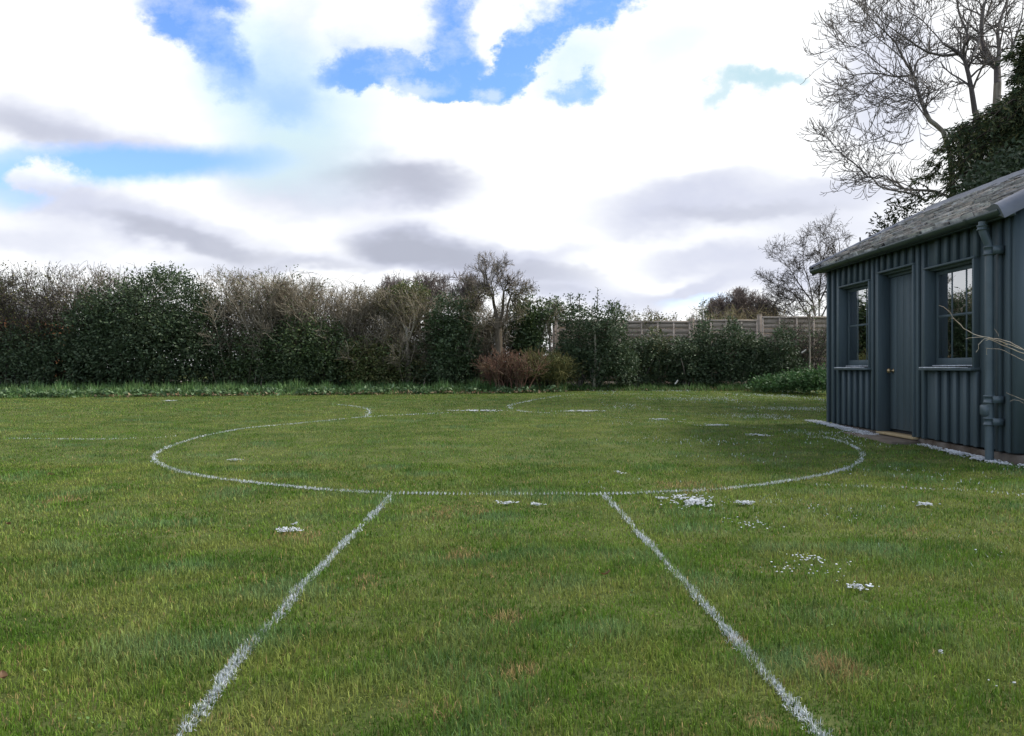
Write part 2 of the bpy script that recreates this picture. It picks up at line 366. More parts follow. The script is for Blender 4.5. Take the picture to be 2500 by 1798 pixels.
# lines painted on the lawn (photo pixels)
k = 1.1023
LINES = {
 'left_key': ([(953, 1207), (932, 1234), (915, 1250), (876, 1289), (838, 1327), (788, 1380), (733, 1432), (694, 1487), (656, 1525), (584, 1603), (529, 1685), (452, 1779), (420, 1825), (380, 1880)], .023, .95,
   'straight white grass line running to the lower left corner from the ring'),
 'right_key': ([(1474, 1207), (1500, 1233), (1517, 1250), (1548, 1288), (1592, 1333), (1641, 1388), (1685, 1432), (1710, 1465), (1746, 1501), (1779, 1542), (1823, 1592), (1873, 1647), (1911, 1691), (1955, 1740), (2010, 1796), (2060, 1850)], .021, .85,
   'wavering white grass line running to the lower right from the ring'),
 'ring': ([(a * k, b * k) for a, b in [(985, 914), (900, 918), (820, 922), (700, 933), (600, 942), (540, 948), (490, 957), (445, 966), (405, 978), (370, 990), (345, 1003), (340, 1012), (350, 1024), (375, 1036), (410, 1046), (460, 1055), (520, 1063), (600, 1072), (680, 1080), (760, 1086), (850, 1091), (950, 1092), (1050, 1093), (1150, 1093), (1250, 1093), (1340, 1093), (1440, 1090), (1540, 1085), (1640, 1078), (1720, 1068), (1790, 1057), (1850, 1044), (1890, 1030), (1908, 1016), (1910, 1005), (1903, 995), (1885, 985), (1860, 975), (1830, 968)]], .026, 1.0,
   'big white ring marked on the middle of the lawn'),
 'faint_ring': ([(a * k, b * k) for a, b in [(1830, 968), (1780, 958), (1700, 949), (1600, 941), (1480, 931), (1380, 925), (1280, 918), (1215, 914), (1160, 911), (1080, 911), (985, 914)]], .025, .14,
   'faint worn far side of the big ring on the lawn'),
 'left_arc': ([(a * k, b * k) for a, b in [(808, 921), (818, 915), (819, 909), (806, 903), (785, 899), (760, 896.5), (735, 895)]], .040, .6,
   'small hooked white arc left of centre on the far lawn'),
 'right_arc': ([(a * k, b * k) for a, b in [(1240, 876), (1215, 880), (1190, 884), (1165, 889), (1145, 893), (1131, 897), (1128, 901), (1137, 906), (1155, 910), (1180, 912), (1215, 914)]], .040, .55,
   'small hooked white arc below the red stemmed shrub'),
 'side_line': ([(a * k, b * k) for a, b in [(10, 970), (80, 970.5), (150, 971.5), (220, 971.5), (300, 970)]], .030, .5,
   'short straight white line at the left edge of the lawn'),
 'side_line_fade': ([(a * k, b * k) for a, b in [(300, 970), (350, 968), (400, 964)]], .025, .14,
   'faded end of the line at the left of the ring'),
 'shed_line': ([(a * k, b * k) for a, b in [(1800, 1072), (1900, 1076), (1980, 1078), (2060, 1081), (2150, 1083), (2210, 1090), (2290, 1096)]], .035, .14,
   'faint white line on the grass in front of the shed'),
 'fence_line': ([(a * k, b * k) for a, b in [(1240, 876), (1330, 872), (1450, 873), (1560, 877), (1680, 881), (1790, 887)]], .05, .14,
   'faint white line on the far lawn below the fence bushes'),
}
patchA = FN(11, 2.2, dim=2); patchB = FN(12, .7, dim=2); patchC = FN(13, 5.0, dim=2); patchD = FN(14, .28, dim=2)
linen = FN(15, .35, dim=2); linew = FN(16, .22, dim=2)
BROWN = [((1025, 1222), .10), ((2020, 1174), .10), ((660, 1183), .14), ((1110, 1365), .07), ((1850, 1478), .09), ((1690, 1600), .06), ((1500, 1640), .05), ((810, 1290), .10), ((985, 1568), .06), ((890, 1560), .05), ((990, 1130), .2), ((1520, 1075), .25), ((1140, 1490), .06), ((150, 1105), .13), ((1640, 1420), .06)]
BROWN = [(G(a * k, b * k), r) for (a, b), r in BROWN]

def grass_color(P):
    n = len(P)
    a = .7 * patchA(P) + .6 * patchB(P) + .75 * patchD(P); b = patchB(P + 31.7) + .4 * patchD(P + 9); c = patchC(P + 5)
    dark = np.array([.050, .115, .010]); mid = np.array([.112, .195, .020]); yel = np.array([.240, .262, .062]); blu = np.array([.115, .200, .085]); straw = np.array([.36, .26, .11])
    w = np.clip(.5 + .52 * a + R.normal(0, .35, n), 0, 1)[:, None]
    col = dark * (1 - w) + mid * w
    w2 = np.clip(.42 * b + .18 * c + .21 + R.normal(0, .25, n), 0, .85)[:, None]; col = col * (1 - w2) + yel * w2
    w3 = np.clip(.50 * patchB(P + 77) - .10 + R.normal(0, .2, n), 0, .8)[:, None]; col = col * (1 - w3) + blu * w3
    st = (R.random(n) < (.035 + .10 * np.clip(patchB(P + 50) - .5, 0, 1)))[:, None]
    for q, r in BROWN:
        d = np.hypot((P[:, 0] - q[0]), (P[:, 1] - q[1]) * 1.0)
        st |= (R.random(n) < .62 * np.clip(1.3 - d / r + .45 * patchD(P + 60), 0, 1))[:, None]
    col = np.where(st, straw * R.uniform(.5, 1.1, (n, 1)), col)
    return col * np.clip(R.normal(1.06, .30, (n, 1)), .35, 1.95)

def blades(buf, P, h, wd, K, seg2=True, lean=.8, dirb=None):
    n = len(P); az = R.uniform(0, 2 * PI, n)
    ln = np.abs(R.normal(0, lean * .7, n) + lean * .45).clip(0, 1.5)
    d = np.stack([np.cos(az), np.sin(az), np.zeros(n)], 1)
    if dirb is not None: d = norm(d + dirb)
    H = (h * R.uniform(.55, 1.35, n))[:, None]
    a2 = az + PI / 2 + R.normal(0, .5, n); s = np.stack([np.cos(a2), np.sin(a2), np.zeros(n)], 1) * (wd * R.uniform(.7, 1.3, n))[:, None] * .5
    up = np.array([0, 0, 1.])
    m = P + H * .55 * (up * np.cos(ln * .55)[:, None] + d * np.sin(ln * .55)[:, None])
    t = m + H * .5 * (up * np.cos(ln * 1.25)[:, None] + d * np.sin(ln * 1.25)[:, None])
    b = np.arange(n)[:, None]
    if seg2:
        V = np.stack([P - s, P + s, m + s * .8, m - s * .8, t], 1)
        buf.add(V.reshape(-1, 3), T=b * 5 + [3, 2, 4], Q=b * 5 + [0, 1, 2, 3], K=np.repeat(K, 5, 0))
    else:
        V = np.stack([P - s, P + s, t], 1)
        buf.add(V.reshape(-1, 3), T=b * 3 + [0, 1, 2], K=np.repeat(K, 3, 0))

ZONES = [(1.75, 2.8, 21000, .031, .0027, True), (2.8, 4.2, 12500, .029, .0032, True), (4.2, 7, 5600, .026, .0046, True), (7, 12, 2400, .022, .0075, False), (12, 20.6, 1000, .022, .013, False)]
SHED = (4.70, 7.9, 6.9, 11.02)
def lawn_grass():
    B = Buf()
    for y0, y1, den, h, wd, s2 in ZONES:
        hw = .70 * y1 + 1.2
        n = int(2 * hw * (y1 - y0) * den)
        P = np.stack([R.uniform(-hw, hw, n), R.uniform(y0, y1, n), np.zeros(n)], 1)
        P = P[np.abs(P[:, 0]) < .70 * P[:, 1] + 1.1]
        ok = ~((P[:, 0] > SHED[0] - .03) & (P[:, 1] > SHED[2] - .03) & (P[:, 1] < SHED[3] + .03))
        ok &= ~((P[:, 0] > 4.36) & (P[:, 1] > 8.45) & (P[:, 1] < 9.75))
        P = P[ok]; P[:, 2] = gz(P[:, 1]) - .014
        tall = 1 + .30 * np.clip(patchB(P + 77), -1, 1.2) + .15 * patchD(P + 3)
        blades(B, P, h * tall, wd, grass_color(P), s2, 1.0)
    o = B.build('lawn_grass', M_grass); tag(o, kind='stuff')
lawn_grass()

def densify(pts, step):
    pts = np.asarray(pts); out = [pts[0]]
    # catmull-rom
    Q = np.vstack([2 * pts[0] - pts[1], pts, 2 * pts[-1] - pts[-2]])
    for i in range(1, len(Q) - 2):
        a, b, c, d = Q[i - 1], Q[i], Q[i + 1], Q[i + 2]
        n = max(2, int(np.linalg.norm(c - b) / step))
        t = np.linspace(0, 1, n + 1)[1:, None]
        out.append(.5 * (2 * b + (c - a) * t + (2 * a - 5 * b + 4 * c - d) * t ** 2 + (3 * b - a - 3 * c + d) * t ** 3))
    return np.vstack([out[0][None], *out[1:]])

def lines():
    for key, (pts, hw, cov, label) in LINES.items():
        B = Buf()
        P = densify([G(*p) for p in pts], .03)
        d = np.linalg.norm(np.diff(P, axis=0), axis=1); cum = np.concatenate([[0], np.cumsum(d)])
        tg = norm(np.gradient(P, axis=0)); nr = np.stack([-tg[:, 1], tg[:, 0], np.zeros(len(P))], 1)
        for y0, y1, den, h, wd, s2 in ZONES:
            h = h * .72
            # length inside this zone
            seg = (P[:, 1] >= y0) & (P[:, 1] < y1)
            Lz = seg.sum() / len(P) * cum[-1]
            if Lz < .02: continue
            n = int(Lz * 2 * hw * den * 2.6 * cov * 1.6)
            s = R.uniform(0, cum[-1], int(n * cum[-1] / max(Lz, .01)) + 1)
            i = np.searchsorted(cum, s).clip(1, len(P) - 1)
            p = P[i]; keep = (p[:, 1] >= y0) & (p[:, 1] < y1); p = p[keep]; i = i[keep]
            w = hw * (1 + .30 * linew(p)) * (1.0 + .03 * (p[:, 1]))
            off = np.clip(R.normal(0, .50, len(p)), -1.4, 1.4) * w
            q = p + nr[i] * off[:, None]
            dens = np.clip(.74 + .45 * linen(p), .28, 1) * np.clip(1.25 - .75 * (np.abs(off) / w) ** 2, .1, 1)
            q = q[R.random(len(q)) < dens]
            q[:, 2] = gz(q[:, 1]) - .010
            wt = np.clip(R.normal(.70, .28, len(q)), .08, 1)[:, None]
            K = np.array([.78, .81, .86]) * wt + np.array([.12, .17, .08]) * (1 - wt)
            blades(B, q, h, wd * .9, K, s2, 1.5)
        if not B.V: continue
        o = B.build('lawn_marking', M_wgrass); tag(o, label, kind='structure')
lines()

# ------------------------------------------------------------------ snow
_t = (1 + 5 ** .5) / 2
ICO = norm(np.array([(-1, _t, 0), (1, _t, 0), (-1, -_t, 0), (1, -_t, 0), (0, -1, _t), (0, 1, _t), (0, -1, -_t), (0, 1, -_t), (_t, 0, -1), (_t, 0, 1), (-_t, 0, -1), (-_t, 0, 1)], float))
ICF = np.array([(0, 11, 5), (0, 5, 1), (0, 1, 7), (0, 7, 10), (0, 10, 11), (1, 5, 9), (5, 11, 4), (11, 10, 2), (10, 7, 6), (7, 1, 8), (3, 9, 4), (3, 4, 2), (3, 2, 6), (3, 6, 8), (3, 8, 9), (4, 9, 5), (2, 4, 11), (6, 2, 10), (8, 6, 7), (9, 8, 1)])
def lumps(buf, P, r, flat=.4):
    n = len(P); r = np.broadcast_to(r, (n,))
    V = P[:, None] + ICO[None] * R.uniform(.65, 1.3, (n, 12, 1)) * r[:, None, None] * np.array([1, 1, flat])
    buf.add(V.reshape(-1, 3), T=(np.arange(n)[:, None, None] * 12 + ICF[None]).reshape(-1, 3))

LOOSE = []
def biggest(P, thr):
    """the largest connected clump of points; the others go to the loose flecks"""
    n = len(P); lab = np.full(n, -1); cur = 0
    for s0 in range(n):
        if lab[s0] >= 0: continue
        lab[s0] = cur; todo = [s0]
        while todo:
            i = todo.pop(); j = np.nonzero((lab < 0) & (np.hypot(P[:, 0] - P[i, 0], P[:, 1] - P[i, 1]) < thr))[0]
            lab[j] = cur; todo.extend(j.tolist())
        cur += 1
    best = np.bincount(lab).argmax(); LOOSE.append(P[lab != best]); return P[lab == best]

def snow_patch(px, py, rx, ry, n, label, r=.02, lift=.010):
    """ellipse in metres on the lawn"""
    c = G(px * k, py * k); n *= 4; a = R.uniform(0, 2 * PI, n); q = np.abs(R.normal(0, .55, n)).clip(0, 1.6)
    c1_, c2_ = FN(int(px), .16, dim=2), FN(int(px) + 1, .05, dim=2); cl = lambda p: c1_(p) + .7 * c2_(p)
    P = np.stack([c[0] + rx * q * np.cos(a), c[1] + ry * q * np.sin(a), np.zeros(n)], 1)
    P = P[cl(P) > .05 + 1.1 * (q - .5)]
    if len(P) < 4: P = np.tile(c, (4, 1)) + R.normal(0, .03, (4, 3))
    P[:, 2] = gz(P[:, 1]) + lift
    P = biggest(P, r * .85); P[:, 2] += R.uniform(-.006, .006, len(P))
    o = Buf(); lumps(o, P - [c[0], c[1], 0], R.uniform(.35, 1.0, len(P)) * r * .46, .3)
    ob = o.build('snow_patch', M_snow, smooth=True); ob.location = (c[0], c[1], 0)
    tag(ob, label, 'snow', 'patches of old snow left on the lawn')
snow_patch(1535, 1112, .17, .26, 420, 'largest patch of old snow, where the wavering line meets the ring', .016)
snow_patch(1650, 1116, .09, .09, 80, 'small slanting snow patch beside the largest one, outside the ring', .014)
snow_patch(1500, 1118, .04, .05, 30, 'tiny snow lump between the wavering line and the largest patch', .013)
snow_patch(1465, 1106, .08, .05, 30, 'thin snow scrap in the corner between ring and wavering line', .012)
snow_patch(1125, 1116, .10, .06, 60, 'thin snow scrap between the two straight lines, farther from the shed', .012)
snow_patch(1190, 1120, .08, .05, 50, 'thin snow scrap between the two straight lines, nearer the shed', .012)
snow_patch(1372, 1049, .06, .07, 35, 'small lone snow lump inside the ring near its front edge', .018)
snow_patch(1680, 965, .16, .16, 110, 'bright snow patch inside the shed end of the ring', .02)
snow_patch(1585, 943, .30, .13, 110, 'thin snow streak on the faint far side of the ring', .018)
snow_patch(1465, 930, .20, .12, 80, 'short snow streak on the faint line, farther from the shed than the thin one', .018)
snow_patch(1060, 910.5, .62, .15, 300, 'long white snow streak before the arc below the red stemmed shrub', .021)
snow_patch(1290, 911.5, .55, .15, 260, 'long white snow streak between that arc and the fence bushes', .021)
snow_patch(376, 888.5, .14, .16, 60, 'lone snow lump just before the long grass and the holly dome', .032)
snow_patch(520, 1020, .07, .05, 30, 'lone snow scrap inside the ring end farthest from the shed', .015)
snow_patch(632, 1178, .10, .08, 75, 'broken snow patch beside brown grass outside the straight line', .011)
snow_patch(655, 1163, .025, .03, 16, 'tiny snow lump just above the broken patch', .012)
snow_patch(1904, 1303, .07, .05, 70, 'thin wispy snow patch on the foreground grass below the faint shed line', .009)
c = G(1780 * k, 1265 * k); q_ = R.normal(0, .75, (34, 2)); q_ = np.column_stack([c[0] + q_[:, 0] * .16, c[1] + q_[:, 1] * .10]); LOOSE.append(np.column_stack([q_, gz(q_[:, 1]) + .010]))
snow_patch(2053, 1120, .09, .07, 60, 'small snow patch on the grass before the drainpipe', .016)
snow_patch(2085, 1450, .025, .03, 22, 'tiny snow crumb on the nearest grass, shed side of the wavering line', .008)
snow_patch(2222, 1522, .05, .03, 36, 'snow scrap at the lower right edge of the lawn', .008)
c = G(1655 * k, 1166 * k); q_ = R.normal(0, .75, (34, 2)); q_ = np.column_stack([c[0] + q_[:, 0] * .10, c[1] + q_[:, 1] * .12]); LOOSE.append(np.column_stack([q_, gz(q_[:, 1]) + .016]))
c = G(1790 * k, 1240 * k); q_ = R.normal(0, .75, (34, 2)); q_ = np.column_stack([c[0] + q_[:, 0] * .06, c[1] + q_[:, 1] * .05]); LOOSE.append(np.column_stack([q_, gz(q_[:, 1]) + .016]))
snow_patch(1830, 858, .30, .35, 120, 'snow heap on the ground behind the shed corner', .04)

def snow_strip():
    pts = [G(a * k, b * k) for a, b in [(1795, 934), (1815, 938), (1850, 944), (1880, 951), (1915, 958), (1945, 966)]]
    for pts_px, label, w in (([(1795, 933), (1810, 935), (1830, 940), (1860, 947), (1895, 956), (1930, 964)], 'snow strip along the far foot of the shed wall', .055),
                       ([(2055, 987), (2090, 995), (2120, 1004), (2160, 1014), (2200, 1023), (2235, 1029), (2290, 1037)], 'snow strip along the shed foot by the drainpipe', .05)):
        P = densify([G(a * k, b * k) for a, b in pts_px], .02)
        m = 5000; i = R.integers(0, len(P), m); p = P[i] + np.stack([R.normal(0, w, m), R.normal(0, .05, m), np.zeros(m)], 1)
        ca, cb = FN(5, .25, dim=2), FN(6, .07, dim=2); p = p[ca(p) + .8 * cb(p) > -.2]
        p = p[p[:, 0] < 4.68 + (p[:, 1] < 6.85) * 3]
        p[:, 2] = gz(p[:, 1]) + R.uniform(.004, .018, len(p))
        p = biggest(p, .026); c = p.mean(0); c[2] = 0
        B = Buf(); lumps(B, p - c, R.uniform(.35, 1.1, len(p)) * .012, .3)
        o = B.build('snow_strip', M_snow, smooth=True); o.location = c
        tag(o, label, 'snow')
snow_strip()

def snow_flecks():
    B = Buf(); f = FN(21, 1.3, dim=2); f2 = FN(22, .3, dim=2)
    n = 260000
    P = np.stack([R.uniform(-4, 9, n), R.uniform(3, 20, n), np.zeros(n)], 1)
    w = np.clip((P[:, 0] / np.maximum(P[:, 1], 1) - .08) * 3.2, 0, 1) * (.30 + .70 * np.clip((P[:, 1] - 7) / 6, 0, 1))
    st = f(P * [.7, .8, 1]) + .6 * f2(P)
    ok = (R.random(n) < .6 * w * np.clip(st - .40, 0, 1)) & ~((P[:, 0] > 4.6) & (P[:, 1] > 6.8) & (P[:, 1] < 11.1))
    P = P[ok]; P[:, 2] = gz(P[:, 1]) - .006
    # frosted blades and a few crumbs
    wt = np.clip(R.normal(.62, .25, len(P)), .1, 1)[:, None]
    K = np.array([.72, .76, .80]) * wt + np.array([.12, .19, .07]) * (1 - wt)
    blades(B, P, .022, np.where(P[:, 1] < 7, .005, .009), K, False, 1.2)
    tag(B.build('frosted_grass', M_wgrass), kind='stuff')
    B = Buf(); Q = np.concatenate(LOOSE + [P[R.random(len(P)) < .10] + [0, 0, .02]])
    lumps(B, Q, R.uniform(.0025, .0065, len(Q)) * (1 + .03 * Q[:, 1]), .5)
    tag(B.build('snow', M_snow), kind='stuff')
snow_flecks()

# dead leaves
for px, py, lab in ((1343, 1290, 'curled brown dead leaf between the lines near the wavering one'), (8, 1527, 'brown dead leaf at the lower left edge'), (18, 1176, 'dark brown dead leaf at the left edge of the lawn'), (112, 1006 + 55, 'small brown dead leaf left of the ring')):
    c = G(px * k, py * k); c[2] += .035
    t = np.linspace(-1, 1, 7)
    V = []
    for j, s in enumerate(t):
        w = .017 * (1 - s * s) ** .5 + .001
        for q in (-1, 0, 1): V.append((s * .022, q * w * .65, .010 * s * s + .007 * q * q))
    Q = [(3 * j + a, 3 * j + a + 1, 3 * j + a + 4, 3 * j + a + 3) for j in range(6) for a in (0, 1)]
    B = Buf().add(np.array(V), Q=Q, K=(.15, .085, .042))
    o = B.build('dead_leaf', M_soft, smooth=True); o.location = c; o.rotation_euler = (R.uniform(-.4, .4), R.uniform(-.4, .4), R.uniform(0, 6))
    tag(o, lab, 'leaf', 'dead leaves on the lawn')

# ------------------------------------------------------------------ shed
XW, Y0, Y1 = 4.70, 6.90, 11.02
ZB, ZE = .20, 2.47
XR, ZR, XB = 6.28, 3.33, 7.86
def shed():
    S = empty('garden_shed', (XW, Y0, 0), 'dark slate blue timber shed with stone slate roof', 'shed')
    # front wall with battens
    B = Buf()
    xf, xb = 4.734, 4.86
    op = [(7.475, 8.376, 1.0, 2.09), (8.60, 9.44, ZB, 2.18), (9.667, 10.57, 1.0, 2.12)]
    ys = [Y0 + .053] + [v for o in op for v in o[:2]] + [Y1]
    for a, b in zip(ys[0::2], ys[1::2]): B.box(xf, xb, a, b, ZB, ZE)
    for a, b, z0, z1 in op:
        if z0 > ZB: B.box(xf, xb, a, b, ZB, z0)
        B.box(xf, xb, a, b, z1, ZE)
    by = [6.96, 7.10, 7.275, 7.449, 7.62, 7.797, 7.963, 8.138, 8.40, 8.52, 8.655, 8.83, 9.0, 9.17, 9.34, 9.47, 9.59, 9.73, 9.90, 10.07, 10.25, 10.42, 10.60, 10.77, 10.95]
    for y in by:
        y1 = y + .056
        ov = [o for o in op if y1 > o[0] - .02 and y < o[1] + .02]
        x0, x1 = 4.693, xf + .001
        if ov:
            _, _, z0, z1 = ov[0]
            if z0 > ZB: B.box(x0, x1, y, y1, ZB, z0 - .035)
            B.box(x0, x1, y, y1, z1 + .035, ZE)
        else: B.box(x0, x1, y, y1, ZB - R.uniform(0, .006), ZE)
    B.build('wall', M_paint, S, bevel=.003)
    # near gable wall: vertical boards
    B = Buf(); x = XW + .008
    while x < XB - .05:
        x1 = min(x + .19, XB)
        def zt(xx): return min(ZE - .02 + (xx - XW) * .495, ZE - .02 + (XB - xx) * .495)
        V = [(x, Y0, ZB), (x1 - .006, Y0, ZB), (x1 - .006, Y0, zt(x1)), (x, Y0, zt(x))]
        V += [(a, Y0 + .05, c) for a, b_, c in V]
        B.add(V, Q=[(0, 1, 2, 3), (7, 6, 5, 4), (0, 4, 5, 1), (1, 5, 6, 2), (2, 6, 7, 3), (3, 7, 4, 0)])
        x = x1
    B.box(XW + .17, XB - .03, Y0 + .055, Y0 + .1, ZB, ZE)
    B.build('wall', M_paint, S)
    # far gable and rear wall
    B = Buf()
    V = [(XW + .165, Y1, ZB), (XB - .12, Y1, ZB), (XB - .12, Y1, ZE), (XR, Y1, ZR - .05), (XW + .165, Y1, ZE)]
    V2 = [(a, Y1 - .1, c) for a, b_, c in V]
    B.add(V + V2, T=[(2, 3, 4), (7, 9, 8)], Q=[(1, 0, 4, 2), (5, 6, 7, 9), (0, 1, 6, 5)])
    B.build('wall', M_paint, S)
    B = Buf().box(XB - .11, XB, Y0 + .055, Y1, ZB, ZE); B.build('wall', M_paint, S)
    # interior floor and lining
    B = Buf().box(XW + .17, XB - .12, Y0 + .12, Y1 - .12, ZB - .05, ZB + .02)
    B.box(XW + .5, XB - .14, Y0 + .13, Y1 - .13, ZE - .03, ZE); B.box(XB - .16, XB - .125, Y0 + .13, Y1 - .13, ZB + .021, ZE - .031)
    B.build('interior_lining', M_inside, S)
    # plinth
    B = Buf(); n = 13
    e = np.linspace(Y0 - .01, Y1 + .01, n)
    for a, b in zip(e[:-1], e[1:]):
        B.box(4.715 + R.uniform(-.008, .008), 4.9, a, b - .004, -.25, ZB - .012 - R.uniform(0, .01))
    B.box(4.905, XB - .01, Y0 + .012, Y0 + .1, -.25, ZB - .012); B.box(4.905, XB - .01, Y1 - .1, Y1 - .005, -.25, ZB - .012)
    B.build('plinth', M_plinth, S, bevel=.006)
    # windows
    for (a, b, z0, z1) in (op[0], op[2]):
        B = Buf(); t = .022
        B.box(4.676, 4.875, a - .012, a + t, z0, z1 + t); B.box(4.676, 4.875, b - t, b + .012, z0, z1 + t)
        B.box(4.672, 4.876, a - .016, b + .016, z1 + t + .0005, z1 + 2 * t)
        wn = B.build('window', M_paint, S, bevel=.002)
        sl = Buf().add([(4.630, a - .03, z0 - .028), (4.630, b + .03, z0 - .028), (4.630, b + .03, z0 - .004), (4.630, a - .03, z0 - .004),
                        (4.88, a - .03, z0 - .028), (4.88, b + .03, z0 - .028), (4.88, b + .03, z0 + .016), (4.88, a - .03, z0 + .016)],
                       Q=[(0, 3, 2, 1), (4, 5, 6, 7), (3, 7, 6, 2), (0, 1, 5, 4), (1, 2, 6, 5), (0, 4, 7, 3)])
        sl.build('sill', M_paint, wn, bevel=.003)
        B = Buf(); xa, xc = 4.800, 4.842; f = .045
        ya, yb, za, zb = a + t + .001, b - t - .001, z0 + .02, z1 - .002
        B.box(xa, xc, ya, ya + f, za, zb); B.box(xa, xc, yb - f, yb, za, zb)
        B.box(xa, xc, ya + f, yb - f, zb - f, zb); B.box(xa, xc, ya + f, yb - f, za, za + .09)
        gy = np.linspace(ya + f, yb - f, 4); zm = (za + .09 + zb - f) / 2
        for g in gy[1:3]: B.box(xa + .004, xc - .004, g - .011, g + .011, za + .09, zb - f)
        for g0, g1 in zip(gy[:-1], gy[1:]):
            B.box(xa + .004, xc - .004, g0 + (.011 if g0 > ya + f else 0), g1 - (.011 if g1 < yb - f else 0), zm - .013, zm + .013)
        B.build('sash', M_paint, wn, bevel=.002)
        Buf().add([(4.808, ya + .02, za + .05), (4.808, yb - .02, za + .05), (4.808, yb - .02, zb - .02), (4.808, ya + .02, zb - .02)], Q=[(0, 3, 2, 1)]).build('glass', M_glass, wn)
    # door
    a, b, z0, z1 = op[1]
    B = Buf(); t = .024
    B.box(4.676, 4.875, a - .012, a + t, z0 - .004, z1 + t); B.box(4.676, 4.875, b - t, b + .012, z0 - .004, z1 + t)
    B.box(4.672, 4.876, a - .016, b + .016, z1 + t + .0005, z1 + 2 * t)
    B.box(4.80, 4.875, a + t + .001, b - t - .001, z1 - .03, z1 + t - .001)
    B.build('door_frame', M_paint, S, bevel=.002)
    B = Buf(); e = np.linspace(a + t + .002, b - t - .002, 6)
    for j in range(5): B.box(4.826 + .0015 * (j % 2), 4.868, e[j] + .0006, e[j + 1] - .0006, z0 + .03, z1 - .034)
    dr = B.build('door', M_paint, S, bevel=.0015)
    def lathe(prof, c, axis, seg=14):
        V = []; 
        for (h, r) in prof:
            for q in range(seg):
                an = 2 * PI * q / seg
                V.append((c[0] - h, c[1] + r * math.cos(an), c[2] + r * math.sin(an)) if axis == 'x' else (c[0] + r * math.cos(an), c[1] + r * math.sin(an), c[2] + h))
        n = len(prof)
        Q = [(i * seg + q, i * seg + (q + 1) % seg, (i + 1) * seg + (q + 1) % seg, (i + 1) * seg + q) for i in range(n - 1) for q in range(seg)]
        return np.array(V), Q
    yk, zk = 9.33, .965
    V, Q = lathe([(0, .001), (0, .026), (.008, .024), (.010, .012), (.03, .010)], (4.826, yk, zk), 'x'); Buf().add(V, Q=Q).build('knob_plate', M_brass, dr, smooth=True)
    V, Q = lathe([(.03, .010), (.036, .018), (.045, .027), (.058, .031), (.070, .027), (.078, .014), (.080, .001)], (4.826, yk, zk), 'x'); Buf().add(V, Q=Q).build('knob', M_brass, dr, smooth=True)
    Buf().box(4.66, 4.82, a - .03, b + .005, ZB - .035, ZB - .006).build('threshold', M_thresh, S, bevel=.003)
    # roof: slates as courses of single stones
    B = Buf(); n = 17; th = math.atan2(ZR - 2.47, XR - 4.56); Ls = math.hypot(ZR - 2.47, XR - 4.56)
    dx, dz = math.cos(th), math.sin(th); nx_, nz_ = -math.sin(th), math.cos(th)
    ya, yb = Y0 - .05, Y1 + .08
    for side in (0, 1):
        for c in range(n):
            s0 = c * Ls / n; y = ya - R.uniform(0, .15)
            ex = Ls / n
            while y < yb:
                w = R.uniform(.10, .30); a_, b_ = max(y, ya), min(y + w - .004, yb); y += w
                if b_ - a_ < .02: continue
                t0 = R.uniform(.024, .050); j = R.uniform(-.025, .015); l = min(ex * 2.1, Ls - s0 + .01)
                h0 = .024 + R.uniform(-.003, .004); h1 = .002
                P = []
                for (s, hh) in ((s0 + j, h0), (s0 + l, h1)):
                    for q in (a_, b_):
                        for tt in (0, t0):
                            hq = hh + tt + R.uniform(-.002, .002)
                            xx = 4.56 + s * dx + nx_ * hq; zz = 2.47 + s * dz + nz_ * hq
                            if side: xx = 2 * XR - xx
                            P.append((xx, q, zz))
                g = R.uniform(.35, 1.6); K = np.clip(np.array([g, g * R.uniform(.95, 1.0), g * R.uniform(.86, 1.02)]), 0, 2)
                B.add(P, Q=[(1, 5, 7, 3), (0, 4, 5, 1), (2, 3, 7, 6), (4, 6, 7, 5)], K=K * .42)  # tops and sides darkened in colour, standing in for shaded gaps between courses
                B.add([P[0], P[1], P[3], P[2]], Q=[(0, 1, 2, 3)], K=np.clip(K * 1.7 + .45, 0, 2.8))  # butt ends painted paler, as if the edges caught the light
    # deck under the slates
    for side in (0, 1):
        V = []
        for s, h in ((.01, -.06), (Ls - .01, -.06), (Ls - .01, -.003), (.01, -.003)):
            xx = 4.56 + s * dx + nx_ * h; zz = 2.47 + s * dz + nz_ * h
            if side: xx = 2 * XR - xx
            V += [(xx, ya + .01, zz), (xx, yb - .01, zz)]
        B.add(V, Q=[(0, 1, 3, 2), (2, 3, 5, 4), (4, 5, 7, 6), (6, 7, 1, 0)], K=(.25, .25, .25))
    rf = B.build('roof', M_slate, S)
    # ridge: lead roll and wings
    B = Buf(); pts = np.linspace(ya - .01, yb + .01, 24)
    prof = [(-.21, -.085), (-.19, -.078), (-.06, .004), (-.045, .03), (-.03, .058), (0, .07), (.03, .058), (.045, .03), (.06, .004), (.19, -.078), (.21, -.085)]
    V = []
    for y in pts:
        for x, z in prof: V.append((XR + x, y, ZR + .042 + z + R.normal(0, .003)))
    m = len(prof)
    Q = [(i * m + j, i * m + j + 1, (i + 1) * m + j + 1, (i + 1) * m + j) for i in range(len(pts) - 1) for j in range(m - 1)]
    B.add(V, Q=Q)
    B.add([V[j] for j in range(m)] + [(XR, ya - .01, ZR - .04)], T=[(j, j + 1, m) for j in range(m - 1)])
    B.add([V[-m + j] for j in range(m)] + [(XR, yb + .01, ZR - .04)], T=[(j + 1, j, m) for j in range(m - 1)])
    B.build('ridge_cap', M_lead, rf, smooth=True)
